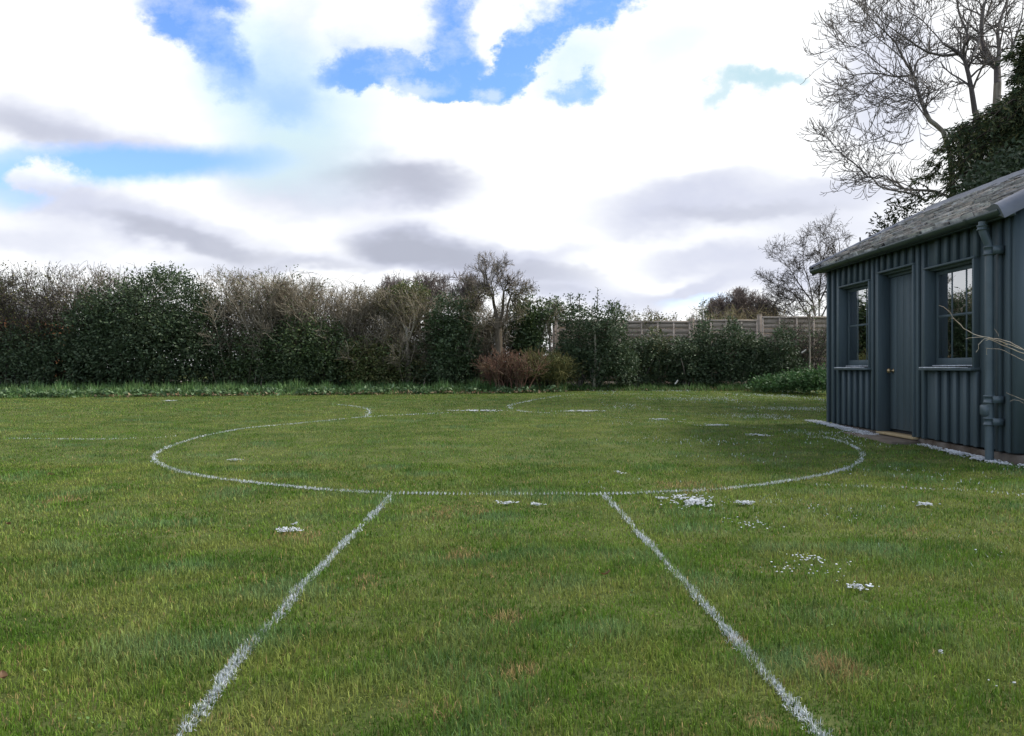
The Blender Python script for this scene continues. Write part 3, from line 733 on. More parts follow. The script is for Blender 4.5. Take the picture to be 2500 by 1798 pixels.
    # lead verge along the gables: a rolled strip
    for yv, sg in ((Y0 - .055, 1), (Y1 + .085, -1)):
        B = Buf()
        for side in (0, 1):
            ss = np.linspace(-.05, Ls - .1, 14); V = []
            w = .15 if sg > 0 else .05
            pr = [(w, .060), (.09 if w > .1 else .04, .070), (.05 if w > .1 else .03, .085), (.0, .088), (-.035, .068), (-.045, .02), (-.042, -.065)]
            for s in ss:
                for (o_, h) in pr:
                    h += R.normal(0, .003)
                    xx = 4.56 + s * dx + nx_ * h; zz = 2.47 + s * dz + nz_ * h
                    if side: xx = 2 * XR - xx
                    V.append((xx, yv + sg * o_, zz))
            m = len(pr); Q = [(i * m + j, i * m + j + 1, (i + 1) * m + j + 1, (i + 1) * m + j) for i in range(13) for j in range(m - 1)]
            B.add(V, Q=Q)
            B.add([V[j] for j in range(m)], Q=[(0, 1, 2, 3), (0, 3, 4, 5)], T=[(0, 5, 6)])
        B.build('verge_flashing', M_lead, rf, smooth=False)
    # gutter: half round
    B = Buf(); gx, gzz, r = 4.552, 2.475, .058
    a = np.linspace(0, PI, 11); pr = [(gx - r * math.cos(q), gzz - r * math.sin(q)) for q in a] + [(gx - (r - .006) * math.cos(q), gzz - (r - .006) * math.sin(q)) for q in a[::-1]]
    ye = [Y0 - .07, Y1 + .13]; m = len(pr)
    V = [(x, y, z) for y in ye for x, z in pr]
    B.add(V, Q=[(j, (j + 1) % m, m + (j + 1) % m, m + j) for j in range(m)])
    for y in ye: B.add([(x, y, z) for x, z in pr[:11]], T=[(0, j, j + 1) for j in range(1, 10)])
    for y in np.arange(7.3, 11, .86):
        rr = r + .006; p2 = [(gx - rr * math.cos(q), gzz - rr * math.sin(q)) for q in a]
        V = [(x, yy, z) for yy in (y, y + .045) for x, z in p2]
        B.add(V, Q=[(j, j + 1, 11 + j + 1, 11 + j) for j in range(10)])
    B.build('gutter', M_gutter, S, smooth=False)
    # soffit board behind the gutter
    Buf().box(4.605, 4.69, Y0 - .04, Y1 + .07, 2.425, 2.452).build('fascia_board', M_paint, S)
    # downpipe
    px_, py_ = 4.618, 7.13; rp = .038
    P = np.array([(4.552, py_, 2.415), (4.552, py_, 2.36), (4.556, py_, 2.32), (4.575, py_, 2.27), (4.60, py_, 2.22), (px_, py_, 2.17), (px_, py_, 2.1), (px_, py_, .10)])
    dp = tubes(Buf(), P, np.full(len(P), rp), 18).build('downpipe', M_pipe, S, smooth=True)
    def collar(z, h, e, x=px_, ears=True):
        B = Buf()
        V, Q = lathe([(-.001, rp), (0, rp + e), (.012, rp + e + .004), (.014, rp + e - .003), (h - .014, rp + e - .003), (h - .012, rp + e + .004), (h, rp + e), (h + .001, rp)], (x, py_, z), 'z', 20)
        B.add(V, Q=Q)
        if ears: B.box(x - .01, 4.72, py_ - rp - .05, py_ - rp - .02, z + .004, z + h - .004)
        B.build('collar', M_pipe, dp)
    collar(2.09, .085, .014); collar(2.33, .05, .008, 4.548, False); collar(.66, .075, .013); collar(.445, .075, .013)
    B = Buf(); B.box(px_ - .055, px_ + .01, py_ - .03, py_ + .075, .535, .645); B.build('inspection_box', M_pipe, dp, bevel=.012)
    return S
shed()
B = Buf().box(-.17, .17, -.62, .62, -.2, 0.012)
o = B.build('paving_slab', M_slab, bevel=.01); o.location = (4.53, 9.1, float(gz(9.1))); tag(o, 'worn stone slab in the grass before the shed door', 'paving slab')

def sill_snow(a, b, z, which):
    n = 700
    for x, w, y0, y1, zz, part in ((4.650, .010, a + .06, b + .01, z + .004, 'thin line of snow on the outer sill of the '), (4.795, .011, a + .12, b - .02, z + .025, 'thin line of snow at the sash foot of the ')):
        P = np.stack([R.normal(x, w, n), y0 + (y1 - y0) * R.random(n) ** .7, np.full(n, zz)], 1)
        tap = .5 + .5 * np.clip((P[:, 1] - y0) / .35, 0, 1)
        P = biggest(P, .02); LOOSE.clear(); tap = tap[:len(P)]
        B = Buf(); lumps(B, P - [4.7, a, z], R.uniform(.6, 1.2, len(P)) * .011 * tap, .6)
        o = B.build('snow_ledge', M_snow, smooth=True); o.location = (4.7, a, z); tag(o, part + which, 'snow')
sill_snow(7.475, 8.376, 1.0, 'shed window nearer the drainpipe')
sill_snow(9.667, 10.57, 1.0, 'shed window nearer the fence')

# ------------------------------------------------------------------ fence
def fence():
    YF = 20.8; S = empty('timber_fence', (6, YF, float(gz(YF))), 'weathered grey brown lap panel fence behind the dark bushes', 'fence')
    posts = [1354, 1520, 1690, 1854, 2034, 2204]
    tops = [783, 784, 781, 773, 773]; pt = [783, 780, 779, 770, 770, 770]
    gy = float(gz(YF))
    for p, t in zip(posts, pt):
        x = (p - CX) / F * YF; z = CZ + (CY - t) / F * YF
        B = Buf().box(x - .055, x + .055, YF - .05, YF + .05, gy - .2, z, (.72, .71, .70))
        B.box(x - .06, x + .06, YF - .055, YF + .055, z, z + .018, (.8, .8, .8))
        B.build('post', M_fence, S, bevel=.008)
    for a, b, t in zip(posts[:-1], posts[1:], tops):
        x0 = (a - CX) / F * YF + .057; x1 = (b - CX) / F * YF - .057; z1 = CZ + (CY - t) / F * YF; z0 = gy + .12
        B = Buf(); h = .135; z = z1 - .05
        while z > z0:
            g = R.uniform(.8, 1.2); K = (g, g * .985, g * .96)
            zz = max(z - h - .02, z0 - .02); j0, j1 = R.uniform(-.008, .008, 2)
            # each board leans out at the bottom to lap over the next
            V = [(x0, YF + .012, z + j0), (x1, YF + .012, z + j1), (x1, YF + .022, z + j1), (x0, YF + .022, z + j0), (x0, YF - .016, zz + j0), (x1, YF - .016, zz + j1), (x1, YF - .002, zz + j1), (x0, YF - .002, zz + j0)]
            B.add(V, Q=[(0, 1, 5, 4), (2, 3, 7, 6), (4, 5, 6, 7), (0, 3, 2, 1)], K=K)
            z -= h
        pn = B.build('panel', M_fence, S)
        B = Buf()
        B.box(x0, x1, YF - .045, YF + .03, z1 - .055, z1)
        for q in (0, 1, 2, 3, 4):
            xx = x0 + .025 + (x1 - x0 - .05) * q / 4
            B.box(xx - .025, xx + .025, YF - .042, YF - .016, z0 - .02, z1 - .056)
        B.build('batten', M_fence, pn, bevel=.004)
        Buf().box(x0, x1, YF - .025, YF + .025, gy - .1, z0 - .022).build('gravel_board', M_fence, S)
fence()

# ------------------------------------------------------------------ plants
HOLLY = [(.039, .064, .030), (.060, .092, .041), (.078, .113, .051), (.115, .144, .076)]
OLIVE = [(.092, .094, .032), (.138, .129, .044), (.069, .081, .031), (.172, .155, .060)]
GREEN = [(.049, .084, .025), (.077, .119, .035), (.112, .147, .045)]
LIME = [(.12, .14, .035), (.16, .16, .05), (.08, .11, .03)]
BROWN_T = [(.205, .170, .118), (.28, .235, .17), (.15, .125, .088), (.36, .31, .235)]
GREY_T = [(.264, .220, .182), (.187, .154, .132), (.341, .297, .248)]
DARK_T = [(.07, .058, .05), (.10, .085, .07), (.05, .042, .038)]
RED_T = [(.13, .068, .046), (.17, .09, .06), (.10, .06, .042), (.17, .12, .08)]

def in_blobs(blobs, n, shell=.55):
    """points in a union of ellipsoids (x,y,z,rx,ry,rz), thicker near the skin, and outward directions"""
    b = np.array(blobs, float); vol = (b[:, 3] * b[:, 5]) ** 1.0
    i = R.choice(len(b), n, p=vol / vol.sum())
    d = norm(R.normal(size=(n, 3)))
    bump = FN(int(abs(b[0, 0]) * 100) + 3, .55); 
    r = np.where(R.random(n) < shell, 1 - np.abs(R.normal(0, .13, n)), R.random(n) ** .5)
    P = b[i, :3] + d * r[:, None] * b[i, 3:]
    P += d * (.10 * bump(P))[:, None] * np.minimum(b[i, 3:], .8)
    return P, d

def foliage(buf, blobs, nclump, per, spread, size, cols, ztop=None, zmin=None, gap=None, aspect=.5, shell=.55, p=None):
    Cc, d = in_blobs(blobs, nclump, shell)
    if gap is not None:
        f = FN(gap, .5); ok = f(Cc) > -.55; Cc, d = Cc[ok], d[ok]
    if zmin is not None: ok = Cc[:, 2] > zmin; Cc, d = Cc[ok], d[ok]
    n = len(Cc)
    P = np.repeat(Cc, per, 0) + R.normal(0, spread, (n * per, 3)); D = np.repeat(d, per, 0)
    if ztop is not None:
        ok = P[:, 2] < ztop + .05 * np.sin(P[:, 0] * 9) + R.uniform(-.08, .05, len(P)); P, D = P[ok], D[ok]
    tint = np.repeat(mixcol(n, cols, p, .2), per, 0) * .6 + mixcol(n * per, cols, p, .3)[:1 if False else None] * .4 if ztop is None else mixcol(len(P), cols, p, .35)
    leaves(buf, P, size, tint, out=D * .7, aspect=aspect)
    return P

def bare_shrub_twigs(buf, base, hw, hd, top, nst, cols, lev=(6, 5), spread=.3, z0=None, r0=.018, lens=(.5, .8), clip=True, up=.08, kmul=1.0):
    """fan of stems from the ground, branching, clipped level with `top`"""
    g = base[2]; P = []; Rr = []
    x = base[0] + R.uniform(-hw, hw, nst) * .75; y = base[1] + R.uniform(-hd, hd, nst)
    H = (top - g) * R.uniform(.72, 1.05, nst)
    N = 7; out = np.zeros((nst, N, 3)); out[:, 0] = np.stack([x, y, np.full(nst, g)], 1)
    d = norm(np.stack([(x - base[0]) / max(hw, .1) * spread + R.normal(0, .15, nst), R.normal(0, .15, nst), np.ones(nst)], 1))
    for j in range(N - 1):
        out[:, j + 1] = out[:, j] + d * (H / (N - 1))[:, None]; d = norm(d + R.normal(0, .16, (nst, 3)) + [0, 0, up])
    rr = r0 * R.uniform(.6, 1.3, nst)[:, None] * np.linspace(1, .4, N)[None]
    A = [(out, rr)]; cur = (out, rr)
    for li, kk in enumerate(lev):
        l0, l1 = lens[0] * .62 ** li, lens[1] * .62 ** li
        nx_ = spawn(cur[0], cur[1], kk, .25 if li == 0 else .15, 1.0, .35, 1.0, l0, l1, 5, up * 1.3, .22, .55, .4, .0040, fall=.35)
        A.append(nx_); cur = nx_
    for a, r in A:
        if clip:
            tp = top + .05 * np.sin(a[:, 0, 0] * 7) + R.uniform(-.10, .07, len(a))
            ok = a[:, -1, 2] < tp; a, r = a[ok], r[ok]
        if len(a): tubes(buf, a, r, 3, mixcol(len(a), cols))
    return A

def stems(buf, base, hw, hd, n, h, r, cols, lean=.2):
    out = np.zeros((n, 5, 3)); out[:, 0] = np.stack([base[0] + R.normal(0, .03, n), base[1] + R.normal(0, .03, n), np.full(n, base[2] - .05)], 1)
    d = norm(np.stack([R.normal(0, lean, n) + R.uniform(-1, 1, n) * min(hw, 1.2), R.normal(0, lean, n), np.ones(n)], 1)); H = h * R.uniform(.6, 1.1, n)
    for j in range(4):
        out[:, j + 1] = out[:, j] + d * (H / 4)[:, None]; d = norm(d + R.normal(0, .12, (n, 3)))
    tubes(buf, out, (r * R.uniform(.6, 1.3, n))[:, None] * np.linspace(1, .6, 5)[None], 5, mixcol(n, cols))
    return out

def bx(px0, px1, py0, py1, Y):
    """photo box at distance Y -> centre x, half width, top z, bottom z"""
    a = W(px0, py0, Y); b = W(px1, py1, Y)
    return (a[0] + b[0]) / 2, abs(b[0] - a[0]) / 2, a[2], b[2]

def plant(name, label, cat, x, Y, group=None):
    return empty(name, (x, Y, float(gz(Y))), label, cat, group)

HG = 'shrubs grown together in the hedge'
def holly_bush(px0, px1, py0, Y, label, n=650, size=.085, depth=.7, cols=HOLLY, blobs=None, per=9, gap=5, skirt=.25, nst=14, name='holly_bush', group=HG, top_spikes=True, spread=.11):
    cx, hw, zt, _ = bx(px0, px1, py0, 950, Y); g = float(gz(Y))
    S = plant(name, label, 'bush', cx, Y, group)
    H = zt - g
    if blobs is None:
        blobs = [(cx, Y, g + skirt + (H - skirt) * .45, hw, depth, (H - skirt) * .52), (cx - hw * .35, Y + .1, g + H * .62, hw * .6, depth * .8, H * .36), (cx + hw * .4, Y, g + H * .55, hw * .58, depth * .8, H * .34), (cx + hw * .05, Y, g + H * .3, hw * .98, depth, H * .28)]
    B = Buf(); foliage(B, blobs, int(n * 3.0), per, spread * .85, size * .92, cols, gap=gap, zmin=g + skirt * .3, shell=.6)
    if top_spikes:
        m = int(5 + hw * 8); xs = cx + R.uniform(-hw, hw, m) * .85
        for x in xs:
            hgt = zt - abs(x - cx) / hw * H * .25; l = R.uniform(.12, .45); q = 12
            P = np.stack([np.full(q, x), np.full(q, Y + R.uniform(-.3, .3)), hgt - .25 + np.linspace(0, 1, q) * (l + .15)], 1) + R.normal(0, .03, (q, 3))
            leaves(B, P, size * .9, mixcol(q, cols))
    B.build('foliage', M_leaf, S)
    if group == HG:
        m = int(3800 * hw); P = np.stack([cx + R.uniform(-hw, hw, m), Y + R.uniform(.1, .9, m), g + .05 + min(H * .75, 2.1) * R.random(m) ** 1.2], 1)
        B = Buf(); leaves(B, P, .10, mixcol(m, [(.05, .065, .03), (.07, .075, .04), (.095, .08, .05)])); B.build('inner_foliage', M_soft, S)
    B = Buf(); stems(B, (cx, Y + .15, g), hw * .8, depth * .45, nst, H * .4, .018, GREY_T[:2] + DARK_T, .15)
    tw = stems(Buf(), (cx, Y, g), hw * .8, depth * .6, 1, .1, .01, GREY_T)
    B.build('stem', M_twig, S)
    return S

def twiggy(px0, px1, py0, Y, label, nst=26, cols=BROWN_T, lev=(7, 6), leaf=None, nleaf=0, lsize=.05, name='bare_shrub', depth=.45, z0=None, lens=(.5, .9), spread=.35, clip=True, r0=.018, group=HG, leafz=(0, 1), up=.08, mleaf=None, base=None):
    cx, hw, zt, _ = bx(px0, px1, py0, 950, Y); g = float(gz(Y))
    S = plant(name, label, 'shrub', cx, Y, group)
    B = Buf(); A = bare_shrub_twigs(B, (cx, Y, g), hw, depth, zt, nst, cols, lev, spread, r0=r0, lens=lens, clip=clip, up=up)
    B.build('branch', M_twig, S)
    if group == HG:
        m = int(5200 * hw); H = zt - g
        P = np.stack([cx + R.uniform(-hw, hw, m) * 1.15, Y + R.uniform(0, 1.0, m), g + .02 + H * .8 * R.random(m) ** 1.4], 1)
        f = FN(int(px0) + 9, .5); P = P[f(P) > -.7 + .9 * (P[:, 2] - g) / H]
        B = Buf(); leaves(B, P, .085, mixcol(len(P), [(.12, .095, .065), (.08, .085, .042), (.13, .11, .07), (.06, .072, .034)])); B.build('inner_foliage', M_soft, S)
    if leaf is not None and nleaf:
        a = np.concatenate([q[0].reshape(-1, 3) for q in A[1:]])
        H = zt - g; a = a[(a[:, 2] > g + leafz[0] * H) & (a[:, 2] < g + leafz[1] * H) & (a[:, 2] < zt + .05)]
        f = FN(int(px0) + 1, .6); w = np.clip(.5 + .6 * f(a), .03, 1); w /= w.sum()
        P = a[R.choice(len(a), nleaf, p=w)] + R.normal(0, .05, (nleaf, 3))
        B = Buf(); leaves(B, P, lsize, mixcol(nleaf, leaf)); B.build('foliage', mleaf or M_soft, S)
    return S

# -- the long hedge, left to right
twiggy(-330, 30, 655, 19.0, 'straggly olive leaved shrub at the hedge end farthest from the shed', 40, DARK_T, (8, 7), OLIVE, 5200, .055, 'hedge_shrub', .6)
twiggy(-40, 220, 648, 18.8, 'lacy olive green shrub with sky showing through beside the big holly dome', 40, DARK_T, (9, 8), OLIVE, 6500, .055, 'hedge_shrub', .5)
holly_bush(-330, -10, 800, 18.6, 'low dark holly under the straggly shrub farthest from the shed', 420, .08, .7)
holly_bush(-20, 200, 790, 18.4, 'low dark holly under the lacy olive shrub', 380, .08, .6)
twiggy(170, 370, 650, 19.2, 'upright clipped bare twigs rising behind the dome shaped holly', 34, GREY_T, (9, 7), GREEN, 1500, .05, 'bare_shrub', .4, leafz=(.2, .95))
cx, hw, zt, _ = bx(165, 548, 648, 950, 18.4); g = float(gz(18.4)); Y = 18.4
holly_bush(165, 548, 648, 18.4, 'huge dome of dark glossy holly, biggest bush in the hedge', 1500, .085, .9, per=11, top_spikes=False, nst=22,
    blobs=[(cx + .30, Y, g + 1.55, hw * .80, .95, 1.38), (cx + .55, Y, g + 1.9, hw * .60, .85, 1.06), (cx - .80, Y, g + 1.45, hw * .58, .85, 1.15), (cx, Y, g + .95, hw * .97, .9, .85), (cx + 1.15, Y, g + 1.3, hw * .42, .85, 1.05), (cx - 1.35, Y, g + 1.2, hw * .33, .7, 1.05)])
twiggy(520, 680, 662, 18.9, 'pale brown bare shrub between the big holly dome and leafy clipped shrub', 44, BROWN_T, (10, 9), GREEN, 900, .05, 'bare_shrub', .45, leafz=(.7, 1))
twiggy(640, 770, 665, 19.1, 'bare shrub with leafy clipped top between pale and reddish brown shrubs', 36, BROWN_T, (10, 9), GREEN, 1300, .055, 'bare_shrub', .45, leafz=(.6, 1))
holly_bush(560, 680, 800, 18.5, 'low mixed green holly at the foot of the pale brown shrub', 240, .07, .5, GREEN + HOLLY, nst=6)
holly_bush(650, 860, 770, 18.5, 'broad dark green holly in the middle of the hedge', 620, .078, .6, HOLLY + GREEN, nst=10)
twiggy(730, 870, 692, 19.2, 'dense reddish brown clipped hedge shrub, the one nearer the holly dome', 38, BROWN_T, (12, 10), OLIVE, 900, .045, 'bare_shrub', .5, leafz=(.5, 1))
twiggy(840, 990, 702, 19.2, 'dense reddish brown clipped hedge shrub, the one behind the pale trunk', 40, BROWN_T, (12, 10), OLIVE, 1300, .045, 'bare_shrub', .5, leafz=(.4, 1))
holly_bush(830, 990, 830, 18.5, 'low olive green bush beside the pale trunked tree, towards the holly dome', 420, .07, .5, GREEN + OLIVE, nst=8)

holly_bush(515, 600, 860, 18.7, 'small low dark bush tucked between the big dome and pale brown shrub', 150, .07, .5, GREEN + HOLLY, nst=4, top_spikes=False)
holly_bush(985, 1075, 840, 18.8, 'small low dark bush close behind the foot of the pale trunked tree', 150, .07, .5, HOLLY + OLIVE, nst=4, top_spikes=False)
def small_tree(px, pyb, pyf, px0, px1, pyt, Y, label, r=.05, cols=BROWN_T, leafc=OLIVE, nleaf=2500, lsize=.045, name='small_tree', nl=9, lev=(9, 8), bark=(1, 1, 1), flat=True, group=None, lens=(.5, .9), lz=(.2, 1), Mleaf=None):
    b = W(px, pyb, Y); f = W(px, pyf, Y); g = float(gz(Y)); cx, hw, zt, _ = bx(px0, px1, pyt, 900, Y)
    S = plant(name, label, 'tree', b[0], Y, group)
    B = Buf(); T = densify([(b[0], Y, g - .05), (b[0] + .02, Y + .02, g + (f[2] - g) * .5), f], .15)
    tubes(B, T, np.linspace(r * 1.15, r * .75, len(T)), 8); B.build('trunk', M_bark, S, smooth=True)
    B = Buf(); lim = []
    for i in range(nl):
        e = np.array([cx + hw * R.uniform(-.9, .9), Y + R.uniform(-.5, .5), zt - R.uniform(.05, .5) * (zt - f[2])])
        s = T[R.integers(len(T) * 2 // 3, len(T))]
        m = s * .5 + e * .5 + R.normal(0, .10, 3) + [0, 0, .1]
        q = densify([s, m, e], .1); q = q[np.linspace(0, len(q) - 1, 8).astype(int)]; lim.append(q)
    lim = np.array(lim); lr = np.tile(np.linspace(r * .5, r * .16, 8), (nl, 1)); tubes(B, lim, lr, 5, mixcol(nl, cols))
    cur = (lim, lr); pts = []
    for li, kk in enumerate(lev):
        cur = spawn(cur[0], cur[1], kk, .25, 1, .4, 1.0, lens[0] * .6 ** li, lens[1] * .6 ** li, 5, .1, .2, .5, .4, .0028, fall=.3)
        a, rr = cur
        if flat:
            ok = a[:, -1, 2] < zt + R.uniform(-.1, .06, len(a)); a, rr = a[ok], rr[ok]
        tubes(B, a, rr, 3, mixcol(len(a), cols)); pts.append(a.reshape(-1, 3))
    B.build('branch', M_twig, S)
    if nleaf:
        a = np.concatenate(pts); a = a[a[:, 2] > g + lz[0] * (zt - g)]
        B = Buf(); leaves(B, a[R.integers(0, len(a), nleaf)] + R.normal(0, .05, (nleaf, 3)), lsize, mixcol(nleaf, leafc)); B.build('foliage', Mleaf or M_soft, S)
    return S
small_tree(993, 945, 800, 905, 1080, 705, 18.6, 'slim pale trunked tree with flat clipped twiggy crown', .055, BROWN_T, OLIVE, 3200, nl=12)
holly_bush(945, 1040, 692, 18.9, 'small leafy green tuft on top of the flat clipped crown', 100, .07, .35, GREEN + OLIVE, blobs=[(W(1000, 712, 18.9)[0], 18.9, W(0, 716, 18.9)[2], .42, .3, .16)], nst=3, top_spikes=False, skirt=.3)
twiggy(860, 1090, 800, 18.8, 'low brush of pale twigs around the pale trunked tree', 36, BROWN_T, (8, 7), OLIVE, 2600, .05, 'bare_shrub', .4, clip=False, lens=(.35, .6))
holly_bush(1040, 1165, 720, 18.5, 'tall narrow dark holly between the pale trunk and the stubby trunk', 620, .08, .55, HOLLY + GREEN[:1], nst=8)
holly_bush(1245, 1328, 722, 19.0, 'narrow holly close behind the stubby grey trunk', 380, .085, .4, GREEN + HOLLY, nst=5, skirt=.9)

def pollard():
    Y = 18.3; g = float(gz(Y)); b = W(1217, 940, Y)
    S = plant('pollard_tree', 'stubby grey trunked tree with forked bare upswept crown', 'tree', b[0], Y)
    B = Buf()
    T = densify([(b[0], Y, g - .05), W(1218, 860, Y), W(1216, 800, Y), W(1218, 775, Y)], .1)
    tubes(B, T, np.linspace(.115, .082, len(T)) + R.normal(0, .004, len(T)), 10, (.42, .39, .35))
    for pts, r0, r1 in (([(1216, 800), (1212, 770), (1206, 745), (1203, 720)], .05, .03), ([(1219, 790), (1226, 765), (1228, 742), (1230, 715)], .045, .026), ([(1221, 800), (1236, 775), (1240, 745), (1250, 715)], .035, .02), ([(1212, 805), (1200, 790), (1188, 795), (1180, 806)], .024, .012)):
        p = np.array([W(a, c, Y + R.uniform(-.1, .1)) for a, c in pts]); p = densify(p, .08); tubes(B, p, np.linspace(r0, r1, len(p)), 8, (.38, .35, .31))
    B.build('trunk', M_bark, S, smooth=True)
    B = Buf(); lim = []
    for pts in ([(1203, 722), (1185, 700), (1180, 672), (1170, 655), (1165, 640)], [(1204, 722), (1190, 690), (1186, 660), (1192, 640), (1182, 632)], [(1206, 722), (1200, 690), (1212, 665), (1222, 645), (1232, 640)], [(1230, 716), (1222, 690), (1210, 665), (1204, 645), (1208, 634)], [(1230, 716), (1240, 690), (1252, 700), (1262, 695), (1275, 700)], [(1250, 716), (1262, 720), (1275, 715), (1282, 706), (1292, 705)], [(1203, 724), (1180, 720), (1165, 735), (1150, 700), (1136, 690)], [(1240, 716), (1246, 690), (1238, 670), (1245, 690), (1256, 684)], [(1204, 722), (1175, 715), (1160, 745), (1150, 770), (1140, 790)], [(1228, 720), (1236, 705), (1250, 735), (1262, 760), (1270, 770)], [(1204, 730), (1196, 715), (1186, 712), (1178, 700), (1176, 690)]):
        q = densify(np.array([W(a, c, Y + R.uniform(-.25, .25)) for a, c in pts]), .06); lim.append(q[np.linspace(0, len(q) - 1, 9).astype(int)])
    lim = np.array(lim); lr = np.tile(np.linspace(.016, .006, 9), (len(lim), 1)); tubes(B, lim, lr, 5, mixcol(len(lim), DARK_T))
    c1 = spawn(lim, lr, 18, .05, 1, .4, 1.0, .25, .65, 6, .16, .18, .6, .4, .0042); c2 = spawn(c1[0], c1[1], 8, .2, 1, .4, 1.1, .12, .28, 5, .1, .3, .6, .4, .003); c3 = spawn(c1[0], c1[1], 8, .2, 1, .4, 1.1, .1, .2, 4, .1, .3, .6, .4, .003)
    for c in (c1, c2, c3): tubes(B, c[0], c[1], 3, mixcol(len(c[0]), GREY_T + BROWN_T + DARK_T))
    B.build('branch', M_twig, S)
    a = np.concatenate([c1[0].reshape(-1, 3), c2[0].reshape(-1, 3)]); a = a[a[:, 2] < CZ + (CY - 705) / F * Y]
    B = Buf(); leaves(B, a[R.integers(0, len(a), 2600)] + R.normal(0, .06, (2600, 3)), .04, mixcol(2600, OLIVE)); B.build('foliage', M_soft, S)
pollard()
twiggy(1080, 1200, 745, 18.9, 'loose brown twiggy shrub pressed against the stubby grey trunk', 44, BROWN_T, (9, 8), OLIVE, 2600, .045, 'bare_shrub', .4, clip=False, lens=(.4, .7))
twiggy(1150, 1300, 752, 19.5, 'pale brown twig thicket close behind the stubby grey trunk', 40, BROWN_T, (9, 7), OLIVE, 1800, .045, 'bare_shrub', .4, clip=False, lens=(.35, .6))
twiggy(1185, 1310, 878, 18.0, 'red brown stemmed shrub at the foot of the stubby trunk', 60, RED_T, (7, 5), OLIVE, 800, .045, 'red_stemmed_shrub', .45, clip=False, spread=.6, r0=.012, lens=(.25, .5))
twiggy(1290, 1380, 872, 18.3, 'bright olive green bushy shrub between the red stems and the fence', 40, OLIVE, (7, 6), LIME + OLIVE + GREEN, 2000, .05, 'green_shrub', .5, clip=False, spread=.5, r0=.010, lens=(.25, .5))
small_tree(1341, 940, 800, 1318, 1372, 735, 19.3, 'slender young holly tree before the hedge end of the fence', .03, GREY_T, HOLLY + GREEN, 1300, .08, 'young_tree', 7, (6, 5), flat=False, lens=(.3, .5), lz=(.55, 1), Mleaf=M_leaf)

FG = 'dark bushes in front of the fence'
def bush_px(shape, Y, label, n, cols=HOLLY, size=.08, trunk=None, name='holly_bush', nst=8, depth=.5, skirt=.3, spikes=()):
    """bush whose bulk is given by a few photo ellipses (px, py, rx, ry)"""
    b = [(W(a, c, Y)[0], Y + R.uniform(-.15, .15), W(a, c, Y)[2], rx / F * Y * .92, depth, ry / F * Y * .92) for a, c, rx, ry in [(a_, c_ + 4, rx_, ry_) for a_, c_, rx_, ry_ in shape]]
    g = float(gz(Y)); cx = np.mean([q[0] for q in b]) if not trunk else W(trunk[0], 900, Y)[0]
    S = plant(name, label, 'bush', cx, Y, FG)
    B = Buf(); foliage(B, b, int(n * 2.3), 8, .07, size * .92, cols, gap=int(shape[0][0]), zmin=g + skirt * .5)
    for (a, c0, c1) in spikes:
        q = 60; t = np.linspace(0, 1, q); p0, p1 = W(a, c0, Y), W(a, c1, Y)
        P = p0 + (p1 - p0) * t[:, None] + R.normal(0, 1, (q, 3)) * (.13 * (1 - t) + .02)[:, None]; leaves(B, P, size * .8, mixcol(q, cols))
    B.build('foliage', M_leaf, S)
    B = Buf(); w = max(q[3] for q in b)
    st = stems(B, (cx, Y, g), w * .7, depth * .5, nst, .9, .02, GREY_T, .25)
    if trunk:
        p0 = np.array([cx, Y - .2, g - .05]); p1 = W(trunk[1], trunk[2], Y - .2); q = densify([p0, p0 * .5 + p1 * .5 + [.03, 0, 0], p1], .1); tubes(B, q, np.linspace(.042, .02, len(q)), 8, np.array([(.30, .27, .20)]) if False else (.26, .24, .17))
    for (a, c0, c1) in spikes:
        q = np.array([[cx, Y, g - .05], W(a * .7 + .3 * (cx / Y * F + CX), c0 + 60, Y), W(a, (c0 + c1) / 2, Y), W(a, c1, Y)]); tubes(B, q, np.array([.022, .014, .01, .004]), 5, (.12, .10, .07))
    B.build('stem', M_twig, S)
bush_px([(1400, 765, 42, 26), (1420, 830, 55, 60), (1385, 880, 45, 50), (1440, 890, 60, 45)], 19.2, 'tall holly with bushy rounded top beside the pointed holly', 620, spikes=[(1393, 745, 718), (1415, 745, 720)])
bush_px([(1495, 790, 30, 45), (1500, 850, 45, 50), (1470, 880, 48, 50), (1515, 890, 40, 48), (1455, 790, 22, 40)], 19.0, 'tall holly with a pointed leader and pale straight trunk', 680, trunk=(1448, 1452, 800), spikes=[(1459, 770, 705), (1488, 765, 735), (1505, 768, 738)])
bush_px([(1560, 850, 36, 28), (1570, 890, 52, 46), (1545, 905, 40, 40)], 19.6, 'rounded dark bush next to the pointed holly, before the fence', 420)
bush_px([(1600, 830, 26, 28), (1615, 870, 40, 44), (1605, 905, 46, 38)], 19.8, 'dark bush with an olive flank under the first clear fence panel', 380, HOLLY + OLIVE[:2])
bush_px([(1665, 850, 34, 30), (1660, 890, 52, 44), (1690, 905, 44, 36)], 19.6, 'dark bush beneath a fence post, between olive flanked and shoot topped bushes', 440)
bush_px([(1715, 815, 20, 40), (1725, 860, 36, 40), (1735, 900, 44, 40)], 19.8, 'dark bush with one tall leafy shoot over the fence top', 400, spikes=[(1715, 790, 742), (1722, 790, 755)])
bush_px([(1785, 820, 32, 34), (1780, 870, 44, 44), (1790, 905, 44, 36)], 19.7, 'dark bush peaking just under the fence top below the beech dome', 430, spikes=[(1778, 800, 776), (1795, 800, 780)])
bush_px([(1840, 840, 36, 30), (1845, 885, 50, 44)], 19.6, 'dark rounded bush beneath a fence post, next to the conical one', 400)
bush_px([(1910, 830, 24, 36), (1905, 875, 44, 44), (1940, 900, 34, 40), (1885, 900, 40, 34)], 19.5, 'dark bush with a conical top, last before the shed', 440, spikes=[(1912, 810, 785)])
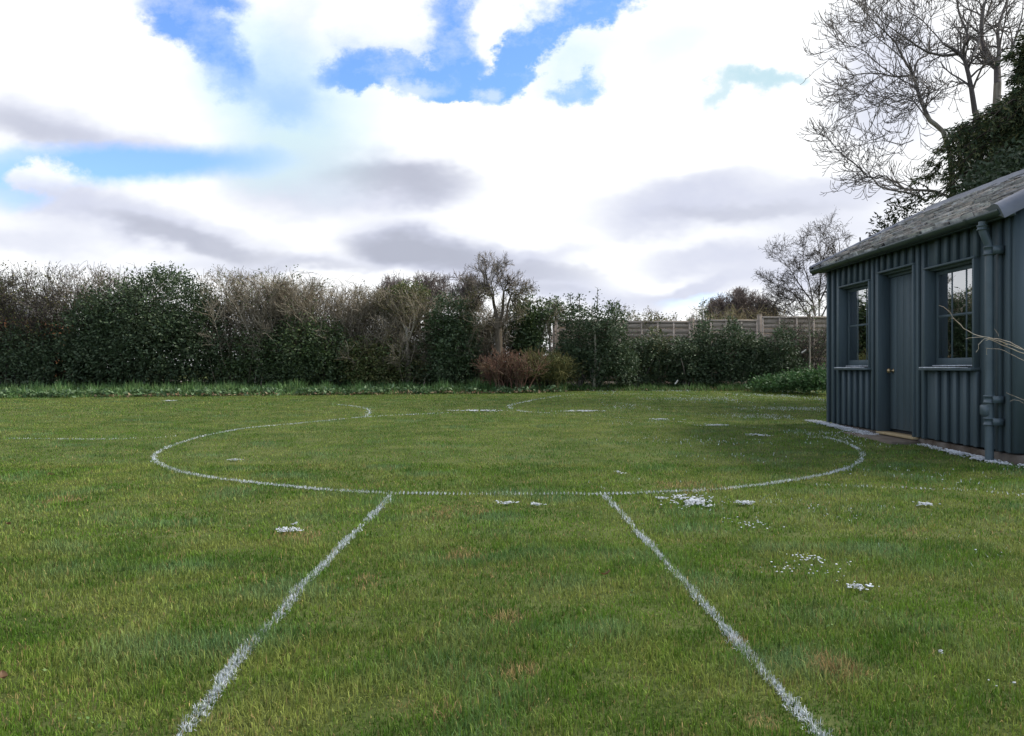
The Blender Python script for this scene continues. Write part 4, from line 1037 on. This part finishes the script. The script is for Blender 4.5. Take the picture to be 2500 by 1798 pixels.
twiggy(1930, 2010, 800, 20.0, 'thin brambly shrub with few leaves near the shed corner', 22, DARK_T, (6, 5), HOLLY, 1300, .065, 'bare_shrub', .2, clip=False, group=FG)
small_tree(1976, 940, 760, 1955, 2000, 745, 19.2, 'thin bare sapling standing close to the shed corner', .024, GREY_T, GREEN, 200, .05, 'sapling', 5, (5, 4), flat=False, lens=(.25, .4))

# shrubs behind the fence
twiggy(1535, 1700, 745, 21.8, 'pale yellow green shrub rising behind the fence', 34, GREY_T, (6, 5), LIME + OLIVE, 2600, .06, 'green_shrub', .4, clip=False, leafz=(.6, 1.2), lens=(.3, .6))
twiggy(1690, 1790, 770, 21.9, 'sparse leafy shoots behind the fence between yellow green shrub and beech', 22, GREY_T, (6, 5), LIME + OLIVE, 1000, .06, 'green_shrub', .4, clip=False, leafz=(.6, 1.2), lens=(.3, .6))
twiggy(1760, 1935, 748, 22.4, 'straw coloured twiggy shrub behind the fence below the beech dome', 44, [(.3, .24, .13), (.24, .2, .11), (.34, .28, .16)], (8, 7), LIME, 1200, .05, 'bare_shrub', .5, leafz=(.5, 1))
twiggy(1330, 1540, 770, 22.0, 'pale leafy shrub behind the hedge end of the fence', 34, GREY_T, (6, 5), LIME + GREEN, 1700, .06, 'green_shrub', .4, clip=False, leafz=(.6, 1.2))

def bare_tree(base, limbs, Y, label, name='bare_tree', trunk=None, r0=.05, r1=.012, cols=DARK_T, lev=((10, .5, 1.1), (7, .3, .6), (4, .12, .3)), bend=((.05,) * 3), rmin=.004, depth=.6, wob=.18, limb_mat=None, bark=(1, 1, 1), N=6, radii=None, ang=(.35, .95), leaf=None, group=None, t0=.2):
    g = float(gz(Y)); S = plant(name, label, 'tree', base[0], Y, group)
    if trunk is not None:
        B = Buf()
        for p, ra, rb in trunk: q = densify(np.array(p), .2); tubes(B, q, np.linspace(ra, rb, len(q)), 9, bark)
        B.build('trunk', M_bark, S, smooth=True)
    B = Buf(); lim = []
    for pts in limbs:
        y0 = Y; y1 = Y + R.uniform(-depth, depth)
        q = np.array([W(a, c, y0 + (y1 - y0) * i / (len(pts) - 1)) for i, (a, c) in enumerate(pts)])
        q = densify(q, .1); lim.append(q[np.linspace(0, len(q) - 1, 12).astype(int)])
    lim = np.array(lim)
    lr = np.tile(np.linspace(r0, r1, 12), (len(lim), 1)) if radii is None else np.array([np.linspace(a, b, 12) for a, b in radii])
    tubes(B, lim, lr, 6, mixcol(len(lim), cols)); cur = (lim, lr); pts = []
    for (kk, l0, l1), bd in zip(lev, bend):
        cur = spawn(cur[0], cur[1], kk, t0, 1, ang[0], ang[1], l0, l1, N, bd, wob, .6, .4, rmin, fall=.3)
        tubes(B, cur[0], cur[1], 3, mixcol(len(cur[0]), cols)); pts.append(cur[0].reshape(-1, 3))
    B.build('branch', M_twig, S)
    if leaf:
        n, sz, cl = leaf; a = np.concatenate(pts); B = Buf(); leaves(B, a[R.integers(0, len(a), n)] + R.normal(0, .04, (n, 3)), sz, mixcol(n, cl)); B.build('foliage', M_soft, S)
    return S

# bare thorn tree beyond the shed corner
Yt = 22.5
bare_tree(W(1985, 900, Yt), [[(1995, 800), (1985, 740), (1975, 690), (1960, 640), (1965, 600)], [(1995, 800), (1965, 760), (1935, 715), (1905, 700), (1870, 680)], [(2000, 790), (2000, 720), (2005, 660), (2000, 610), (1990, 570)], [(1998, 790), (2030, 720), (2040, 660), (2050, 610), (2045, 570)], [(1990, 780), (1950, 780), (1920, 760), (1890, 750), (1878, 745)], [(1985, 740), (1955, 700), (1930, 660), (1915, 640), (1905, 628)], [(2000, 740), (2020, 690), (2010, 640), (2018, 590), (2012, 560)], [(1990, 770), (1975, 740), (1945, 735), (1915, 725), (1900, 715)]], Yt,
    'small dense bare thorn tree behind the fence by the shed corner', 'thorn_tree', [([W(1992, 930, Yt), W(1996, 850, Yt), W(1995, 795, Yt)], .08, .06)], .024, .007, DARK_T, ((16, .4, 1.0), (10, .2, .55), (3, .1, .25)), (.05, .05, .05), .004, .8, .3, leaf=(1600, .035, OLIVE))

# big ash-like tree behind the shed
def zp(a, b): return (1950 + a * .3679, b * .3679)
Ya = 16.0
limbs = [[(862, 790), (800, 640), (760, 500), (700, 400), (640, 280)], [(760, 500), (640, 510), (540, 490), (420, 490), (330, 515)], [(765, 495), (790, 400), (860, 360), (870, 250), (880, 130)],
 [(1170, 750), (1140, 560), (1100, 400), (1060, 350), (960, 290)], [(1060, 360), (960, 370), (840, 340), (720, 260), (560, 150)], [(1110, 410), (1090, 320), (1120, 230), (1060, 80), (1050, -60)], [(1120, 410), (1190, 310), (1200, 200), (1250, 110), (1360, 0)],
 [(1320, 560), (1310, 420), (1240, 350), (1210, 220), (1225, 60)], [(1215, 200), (1225, 60), (1260, -60), (1240, -140), (1280, -260)], [(1320, 430), (1330, 330), (1320, 200), (1350, 100), (1390, -20)], [(1330, 410), (1400, 360), (1440, 250), (1480, 120), (1490, 0)],
 [(1000, 1310), (900, 1270), (680, 1250), (560, 1160), (460, 1205)], [(560, 1170), (480, 1190), (400, 1110), (250, 990), (135, 810)], [(850, 1340), (760, 1290), (600, 1260), (540, 1240), (420, 1100)], [(860, 800), (740, 650), (640, 620), (580, 580), (600, 570)],
 [(640, 280), (560, 200), (480, 120), (420, 60), (370, -40)], [(700, 400), (620, 330), (520, 250), (420, 170), (360, 130)], [(960, 290), (880, 200), (800, 120), (700, 60), (640, -30)], [(540, 490), (480, 560), (420, 630), (330, 600), (230, 540)], [(640, 510), (520, 420), (420, 330), (300, 300), (190, 270)], [(1100, 550), (980, 590), (860, 620), (800, 700), (700, 800)],
 [(560, 150), (480, 60), (430, 0), (400, -60), (380, -140)], [(1080, 560), (1000, 540), (920, 600), (840, 620), (760, 640)], [(860, 620), (760, 640), (640, 680), (480, 720), (260, 795)], [(760, 930), (680, 960), (560, 935), (420, 960), (280, 985)]]
rad = [(a * .62, max(b * .62, .005)) for a, b in [(.075, .03), (.04, .012), (.04, .012), (.095, .05), (.05, .015), (.055, .02), (.055, .02), (.12, .06), (.06, .02), (.08, .03), (.06, .015), (.06, .02), (.03, .008), (.045, .012), (.03, .008), (.028, .008), (.028, .008), (.03, .008), (.014, .006), (.022, .006), (.02, .006), (.02, .006), (.02, .006), (.014, .005), (.02, .006)]]
bz = W(2330, 899, Ya)
S = bare_tree(bz, [[zp(*p) for p in l] for l in limbs], Ya, 'large bare tree with pale forked limbs behind the shed', 'bare_tree',
  [([(bz[0], Ya, float(gz(Ya)) - .1), W(2330, 700, Ya), W(*zp(1000, 1000), Ya), W(*zp(870, 800), Ya), W(*zp(853, 765), Ya)], .085, .046), ([(bz[0] + .6, Ya + .2, float(gz(Ya)) - .1), W(2390, 600, Ya), W(*zp(1195, 900), Ya), W(*zp(1172, 745), Ya)], .10, .062), ([(bz[0] + .9, Ya, float(gz(Ya)) - .1), W(2420, 500, Ya), W(*zp(1310, 760), Ya), W(*zp(1320, 555), Ya)], .11, .076), ([W(2330, 640, Ya), W(*zp(1060, 1420), Ya), W(*zp(1000, 1308), Ya)], .06, .04)],
  radii=rad, cols=[(.15, .13, .115), (.20, .18, .16), (.11, .095, .088)], lev=((11, .45, 1.2), (5, .3, .7), (2, .12, .28)), bend=([-.20, -.08, .15, .32, .35], [-.06, .08, .25, .35, .4], [.1, .2, .3, .4, .4]), rmin=.0058, depth=1.2, wob=.075, N=6, ang=(.4, 1.0), t0=.12)

# conifer
def conifer():
    Y = 14.0; cx = W(2560, 0, Y)[0]; g = float(gz(Y)); S = plant('conifer_tree', 'dark conifer with drooping sprays behind the shed ridge', 'tree', cx, Y)
    B = Buf(); tubes(B, np.array([(cx, Y, g - .1), (cx, Y, 4.), (cx + .05, Y, 7.4)]), np.array([.2, .14, .02]), 10); B.build('trunk', M_bark, S, smooth=True)
    prof = ([55, 90, 120, 165, 190, 225, 255, 280, 300, 400, 480, 560, 700], [10, 45, 92, 75, 50, 85, 140, 240, 280, 235, 240, 260, 280])
    nb = 430; z = np.concatenate([R.uniform(1.6, 7.3, 230), R.uniform(4.2, 6.3, 200)]); py = CY - (z - CZ) * F / Y; rad = np.interp(py, *prof) / F * Y * R.uniform(.35, 1.12, nb)
    az = R.uniform(0, 2 * PI, nb); N = 6; t = np.linspace(0, 1, N)
    d = np.stack([np.cos(az), np.sin(az), np.zeros(nb)], 1); P = np.zeros((nb, N, 3))
    for j in range(N): P[:, j] = np.array([cx, Y, 0]) + d * (rad * t[j])[:, None]; P[:, j, 2] = z + .22 * rad * np.sin(t[j] * 2.2) - .38 * rad * t[j] ** 2
    P += R.normal(0, .03, P.shape)
    B = Buf(); tubes(B, P, np.linspace(.025, .006, N)[None] * np.ones((nb, 1)), 4, (.06, .045, .035))
    s = spawn(P, np.full((nb, N), .01), 12, .3, 1, .4, 1.0, .25, .6, 4, -.10, .15, .8, .4, .003, fall=.4); tubes(B, s[0], s[1], 3, (.05, .042, .03))
    B.build('branch', M_twig, S)
    a = s[0].reshape(-1, 3); n = 120000; i = R.integers(0, len(s[0]), n); f = R.random(n) * 2.999; j = f.astype(int); fr = (f - j)[:, None]
    Q = s[0][i, j] * (1 - fr) + s[0][i, j + 1] * fr; dd = norm(s[0][i, -1] - s[0][i, 0])
    B = Buf(); leaves(B, Q + R.normal(0, .03, Q.shape), .105, mixcol(n, [(.055, .085, .036), (.085, .105, .042), (.125, .125, .05), (.042, .068, .034)]), out=dd * 1.3 + [0, 0, -.25], aspect=.2); B.build('foliage', M_needle, S)
conifer()
def ivy_bush():
    Y = 13.2; shape = [(2200, 520, 34, 26), (2165, 545, 22, 14), (2235, 500, 26, 18), (2190, 580, 60, 40)]
    b = [(W(a, c, Y)[0], Y, W(a, c, Y)[2], rx / F * Y, .35, ry / F * Y) for a, c, rx, ry in shape]; cx = b[0][0]; g = float(gz(Y))
    S = plant('evergreen_shrub', 'dark evergreen sprays showing over the shed roof slope', 'shrub', cx, Y)
    B = Buf(); foliage(B, b, 170, 7, .08, .085, [(.02, .032, .013), (.035, .042, .016), (.05, .05, .02)], gap=8, aspect=.35); B.build('foliage', M_needle, S)
    B = Buf(); st = stems(B, (cx, Y, g), .3, .2, 6, 3.0, .03, DARK_T, .06); B.build('stem', M_twig, S)
ivy_bush()
def holly_back():
    Y = 12.6; shape = [(2430, 430, 60, 34), (2490, 400, 50, 45), (2380, 460, 40, 20)]
    b = [(W(a, c, Y)[0], Y, W(a, c, Y)[2], rx / F * Y, .5, ry / F * Y) for a, c, rx, ry in shape]; cx = b[0][0]
    S = plant('laurel_bush', 'glossy grey green laurel leaves just above the shed ridge', 'bush', cx, Y)
    B = Buf(); foliage(B, b, 260, 8, .09, .09, [(.05, .075, .04), (.03, .05, .022), (.085, .11, .065)], gap=4); B.build('foliage', M_leaf, S)
    B = Buf(); stems(B, (cx, Y, float(gz(Y))), .4, .3, 8, 3.3, .03, DARK_T, .06); B.build('stem', M_twig, S)
holly_back()

# far trees
def far_dome():
    Y = 75.0; cx = W(1808, 0, Y)[0]; g = .6; zt = W(0, 700, Y)[2]; zc = W(0, 775, Y)[2]; hw = 92 / F * Y
    S = empty('beech_tree', (cx, Y, g), 'far dome shaped brown beech tree beyond the fence', 'tree')
    B = Buf(); tubes(B, np.array([(cx, Y, g - .3), (cx, Y, zc * .5), (cx, Y, zc)]), np.array([.35, .3, .2]), 8); B.build('trunk', M_bark, S, smooth=True)
    n = 80; lim = np.zeros((n, 8, 3)); az = R.uniform(0, 2 * PI, n); el = np.arcsin(R.uniform(-.12, 1.0, n))
    e = np.stack([cx + np.cos(az) * np.cos(el) * hw * .86, Y + np.sin(az) * np.cos(el) * hw * .86, zc + np.sin(el) * (zt - zc) * .88], 1); b0 = np.array([cx, Y, zc - 2.6])
    for j, t in enumerate(np.linspace(0, 1, 8)):
        lim[:, j] = b0 + (e - b0) * np.stack([t ** 1.15 * np.ones(n), t ** 1.15 * np.ones(n), (t ** .8) * np.ones(n)], 1)
    lr = np.tile(np.linspace(.12, .025, 8), (n, 1)); B = Buf(); cl = [(.15, .115, .10), (.19, .15, .13), (.12, .09, .08)]
    tubes(B, lim, lr, 4, mixcol(n, cl)); cur = (lim, lr)
    for kk, l0, l1 in ((12, .7, 1.5), (7, .45, .9), (3, .25, .55)):
        cur = spawn(cur[0], cur[1], kk, .35, 1, .25, .65, l0, l1, 5, .0, .12, .5, .5, .012, fall=.2)
        d = np.hypot(np.hypot(cur[0][:, -1, 0] - cx, cur[0][:, -1, 1] - Y) / hw, np.maximum(cur[0][:, -1, 2] - zc, 0) / (zt - zc)); ok = d < R.uniform(.95, 1.05, len(d))
        cur = (cur[0][ok], cur[1][ok]); tubes(B, cur[0], cur[1], 3, mixcol(len(cur[0]), cl))
    B.build('branch', M_twig, S)
far_dome()
def far_tree(px, pyt, wpx, Y, label):
    cx = W(px, 0, Y)[0]; g = .6; zt = W(0, pyt, Y)[2]; hw = wpx / F * Y
    S = empty('bare_tree', (cx, Y, g), label, 'tree', 'far bare trees beyond the hedge')
    B = Buf(); H = zt - g; tubes(B, np.array([(cx, Y, g - .3), (cx + .1, Y, g + H * .3), (cx, Y, g + H * .5)]), np.array([.3, .24, .18]), 8); B.build('trunk', M_bark, S, smooth=True)
    n = 13; B = Buf(); lim = np.zeros((n, 8, 3)); az = R.uniform(0, 2 * PI, n); sp = R.uniform(.15, 1, n)
    for j, t in enumerate(np.linspace(0, 1, 8)):
        lim[:, j] = np.stack([cx + np.cos(az) * sp * hw * .85 * t, Y + np.sin(az) * sp * hw * .85 * t, g + H * (.42 + (.54 - .16 * sp) * t)], 1) + R.normal(0, .12, (n, 3)) * (t > 0)
    lr = np.tile(np.linspace(.14, .04, 8), (n, 1)); cl = [(.17, .135, .12), (.22, .18, .165), (.13, .105, .095)]
    tubes(B, lim, lr, 4, mixcol(n, cl)); cur = (lim, lr)
    for kk, l0, l1 in ((8, .9, 1.9), (6, .6, 1.1), (4, .3, .7)):
        cur = spawn(cur[0], cur[1], kk, .3, 1, .4, 1.0, l0, l1, 5, .10, .28, .5, .5, .014, fall=.2); tubes(B, cur[0], cur[1], 3, mixcol(len(cur[0]), cl))
    B.build('branch', M_twig, S)
far_tree(960, 680, 34, 70, 'far bare tree just showing over the clipped hedge top')
far_tree(1045, 668, 48, 68, 'far rounded bare tree over the hedge, widest of the three')
far_tree(1140, 676, 34, 66, 'far gnarled bare tree beside the crown of the stubby tree')

# what shows through the hedge at the left: a brick building and a pale track
def brick():
    x0, x1 = W(-140, 0, 34)[0], W(62, 0, 34)[0]; S = empty('brick_building', ((x0 + x1) / 2, 34, .55), 'orange brick building glimpsed through the lacy end of the hedge', 'building')
    zt = W(0, 775, 34)[2]
    Buf().box(x0, x1, 34, 38, .3, zt).build('wall', M_brick, S)
    V = [(x0 - .2, 33.8, zt + .01), (x1 + .2, 33.8, zt + .01), (x1 + .2, 38.2, zt + .01), (x0 - .2, 38.2, zt + .01), (x0 - .2, 36, zt + 1.1), (x1 + .2, 36, zt + 1.1)]
    Buf().add(V, Q=[(0, 1, 5, 4), (2, 3, 4, 5), (3, 2, 1, 0)], T=[(0, 4, 3), (1, 2, 5)]).build('roof', M_slate, S)
brick()
V = [(-40, 24, float(gz(24)) + .004), (12, 24, float(gz(24)) + .004), (12, 27.5, float(gz(27.5)) + .004), (-40, 27.5, float(gz(27.5)) + .004)]
o = Buf().add(V, Q=[(0, 1, 2, 3)]).build('track', M_track); tag(o, kind='structure')
def field_grass():
    pass

# ------------------------------------------------------------------ long grass and weeds along the hedge
def verge():
    B = Buf(); n = 42000
    x = R.uniform(-16, 1.35, n); yf = np.interp(x, [-16, -13, 0, 1.35], [15.3, 15.6, 17.4, 17.9])
    y = yf + .05 + (18.9 - yf) * R.random(n) ** 1.1
    P = np.stack([x, y, gz(y) - .01], 1)
    edge = np.clip((y - yf) / .5, .25, 1); t = 1 + .45 * FN(31, .9, dim=2)(P) + .2 * FN(32, .3, dim=2)(P)
    cl = FN(33, .5, dim=2)(P)[:, None]; K = mixcol(n, [(.10, .19, .055), (.14, .24, .09), (.075, .145, .04), (.17, .24, .09)], None, .3) * (1 + .18 * cl)
    dead = (R.random(n) < .10 * (edge < .6))[:, None]; K = np.where(dead, np.array([.25, .17, .08]), K)
    blades(B, P, .18 * edge * t.clip(.4, 2), .020, K, True, .75)
    tag(B.build('long_grass', M_grass), kind='stuff')
    B = Buf(); n = 7000; x = R.uniform(-16, 1.4, n); yf = np.interp(x, [-16, -13, 0, 1.35], [15.3, 15.6, 17.4, 17.9]); y = yf + np.abs(R.normal(0, .45, n)); P = np.stack([x, y, gz(y) + R.uniform(.02, .12, n)], 1)
    ok = FN(34, .6, dim=2)(P) > -.1; P = P[ok]; leaves(B, P, .10, mixcol(len(P), [(.10, .175, .07), (.16, .23, .115), (.07, .125, .045)]), up=.8, aspect=.55)
    n = 420; x = R.uniform(-9, 1.3, n); yf = np.interp(x, [-16, -13, 0, 1.35], [15.3, 15.6, 17.4, 17.9]); P = np.stack([x, yf + R.normal(0, .12, n), gz(yf) + .025], 1); leaves(B, P, .07, mixcol(n, [(.20, .13, .07), (.26, .2, .11), (.14, .09, .05)]), up=.8, aspect=.6)
    tag(B.build('verge_weeds', M_soft), kind='stuff')
    B = Buf(); n = 2600; P = np.stack([R.uniform(-5, 5, n), R.uniform(1.8, 9, n), np.zeros(n)], 1)
    fc = FN(41, .9, dim=2); P = P[(fc(P) + .7 * FN(42, .25, dim=2)(P) > .9) & (np.abs(P[:, 0]) < .7 * P[:, 1] + .8) & (P[:, 0] < 4.3)]
    P = np.repeat(P, 4, 0) + R.normal(0, .018, (len(P) * 4, 3)) * [1, 1, 0]; P[:, 2] = gz(P[:, 1]) + R.uniform(.008, .02, len(P))
    leaves(B, P, .013, mixcol(len(P), [(.08, .16, .03), (.11, .19, .05), (.14, .21, .06)]), up=1.2, aspect=.7)
    tag(B.build('clover', M_soft), kind='stuff')
    # shorter rough grass before the fence bushes
    B = Buf(); n = 9000; x = R.uniform(1.3, 9.3, n); y = R.uniform(18.3, 20.4, n); P = np.stack([x, y, gz(y) - .01], 1)
    blades(B, P, .11 * (1 + .4 * FN(35, .6, dim=2)(P)).clip(.4, 2), .018, mixcol(n, [(.08, .145, .04), (.12, .19, .065), (.06, .105, .03)]), True, .75)
    tag(B.build('rough_grass', M_grass), kind='stuff')
    # leafy nettles by the shed corner
    S = None
    B = Buf(); bl = [(W(a, c, Yq)[0], Yq, W(a, c, Yq)[2], rx / F * Yq, .7, ry / F * Yq) for a, c, rx, ry, Yq in ((1900, 936, 60, 11, 17.8), (1960, 928, 60, 17, 17.4), (2000, 926, 40, 20, 17.0), (1865, 940, 36, 7, 18.0))]
    foliage(B, bl, 620, 8, .07, .075, [(.035, .085, .025), (.055, .12, .035), (.08, .15, .05)], aspect=.6)
    tag(B.build('nettles', M_soft), kind='stuff')
    # leaf litter under the hedge
    B = Buf(); n = 5000; x = R.uniform(-15, 9, n); y = R.uniform(18.2, 20, n); P = np.stack([x, y, gz(y) + .02], 1)
    leaves(B, P, .05, mixcol(n, [(.10, .07, .04), (.18, .11, .06), (.08, .05, .03)]), up=1.0, aspect=.6); tag(B.build('leaf_litter', M_soft), kind='stuff')
verge()

# pale sticks among the fence bushes
for a, b, Y, lab in (((1648, 938), (1655, 928), 18.6, 'short pale stick leaning at the foot of the dark bushes'), ((1957, 862), (1968, 854), 19.0, 'pale broken stick in the bushes near the shed')):
    p = np.array([W(*a, Y), W((a[0] + b[0]) / 2 + .5, (a[1] + b[1]) / 2, Y), W(*b, Y)]); c = p[0].copy()
    o = tubes(Buf(), p - c, np.array([.02, .018, .014]), 6, (.55, .52, .46)).build('stick', M_twig); o.location = c; tag(o, lab, 'stick')

# thin bare branch reaching in from the right, of a shrub outside the frame
def near_shrub():
    Y = 3.5; def_z = lambda a, b: (1950 + a * .4906, 380 + b * .4906)
    b = W(3150, 1400, Y); S = empty('leafless_shrub', (b[0], Y, float(gz(Y))), 'pale leafless twigs hanging in front of the shed drainpipe', 'shrub')
    B = Buf()
    root = np.array([b[0], Y + .1, float(gz(Y)) - .02])
    runs = [([(1420, 1080), (1250, 1010), (1121, 970), (1040, 940), (940, 908), (870, 890), (800, 840), (740, 770), (698, 745)], .0068, .0022),
            ([(1250, 1010), (1121, 985), (1040, 955), (960, 920), (925, 912), (895, 942), (893, 962), (884, 980)], .0048, .0026), ([(1300, 1085), (1121, 1022), (1060, 990), (1000, 965), (930, 962)], .0042, .0014), ([(1040, 945), (990, 915), (930, 905), (870, 905), (832, 912)], .0036, .0014),
            ([(1121, 968), (1050, 930), (980, 912), (930, 920)], .0045, .0025), ([(995, 900), (985, 880), (968, 862)], .0018, .0012),
            ([(1300, 1320), (1180, 1240), (1121, 1216), (1075, 1200), (1030, 1180)], .0036, .0014), ([(1200, 1250), (1121, 1232), (1085, 1218), (1050, 1220)], .0022, .0012), ([(800, 840), (775, 815), (755, 808)], .0018, .001), ([(935, 960), (932, 985), (938, 990)], .0016, .001)]
    for pts, ra, rb in runs:
        y0, y1 = R.uniform(-.06, .06, 2); n = len(pts)
        q = densify(np.array([W(*def_z(*p), Y + y0 + (y1 - y0) * i / n) for i, p in enumerate(pts)]), .02); q += R.normal(0, .0012, q.shape)
        tubes(B, q, np.linspace(ra, rb, len(q)) * .5 * R.uniform(.85, 1.2, len(q)), 6, (1.35, 1.33, 1.32))
    B.build('branch', M_bark, S, smooth=True); B = Buf()
    e1 = W(*def_z(1420, 1080), Y); e2 = W(*def_z(1300, 1320), Y); e3 = W(*def_z(1300, 1085), Y)
    for e, ra in ((e1, .011), (e2, .008), (e3, .008)):
        q = densify(np.array([root, root * .6 + e * .4 + [.12, 0, .1], e]), .05); tubes(B, q, np.linspace(ra * 1.6, ra * .55, len(q)), 7, (1.3, 1.2, 1.1))
    B.build('stem', M_bark, S, smooth=True)
near_shrub()
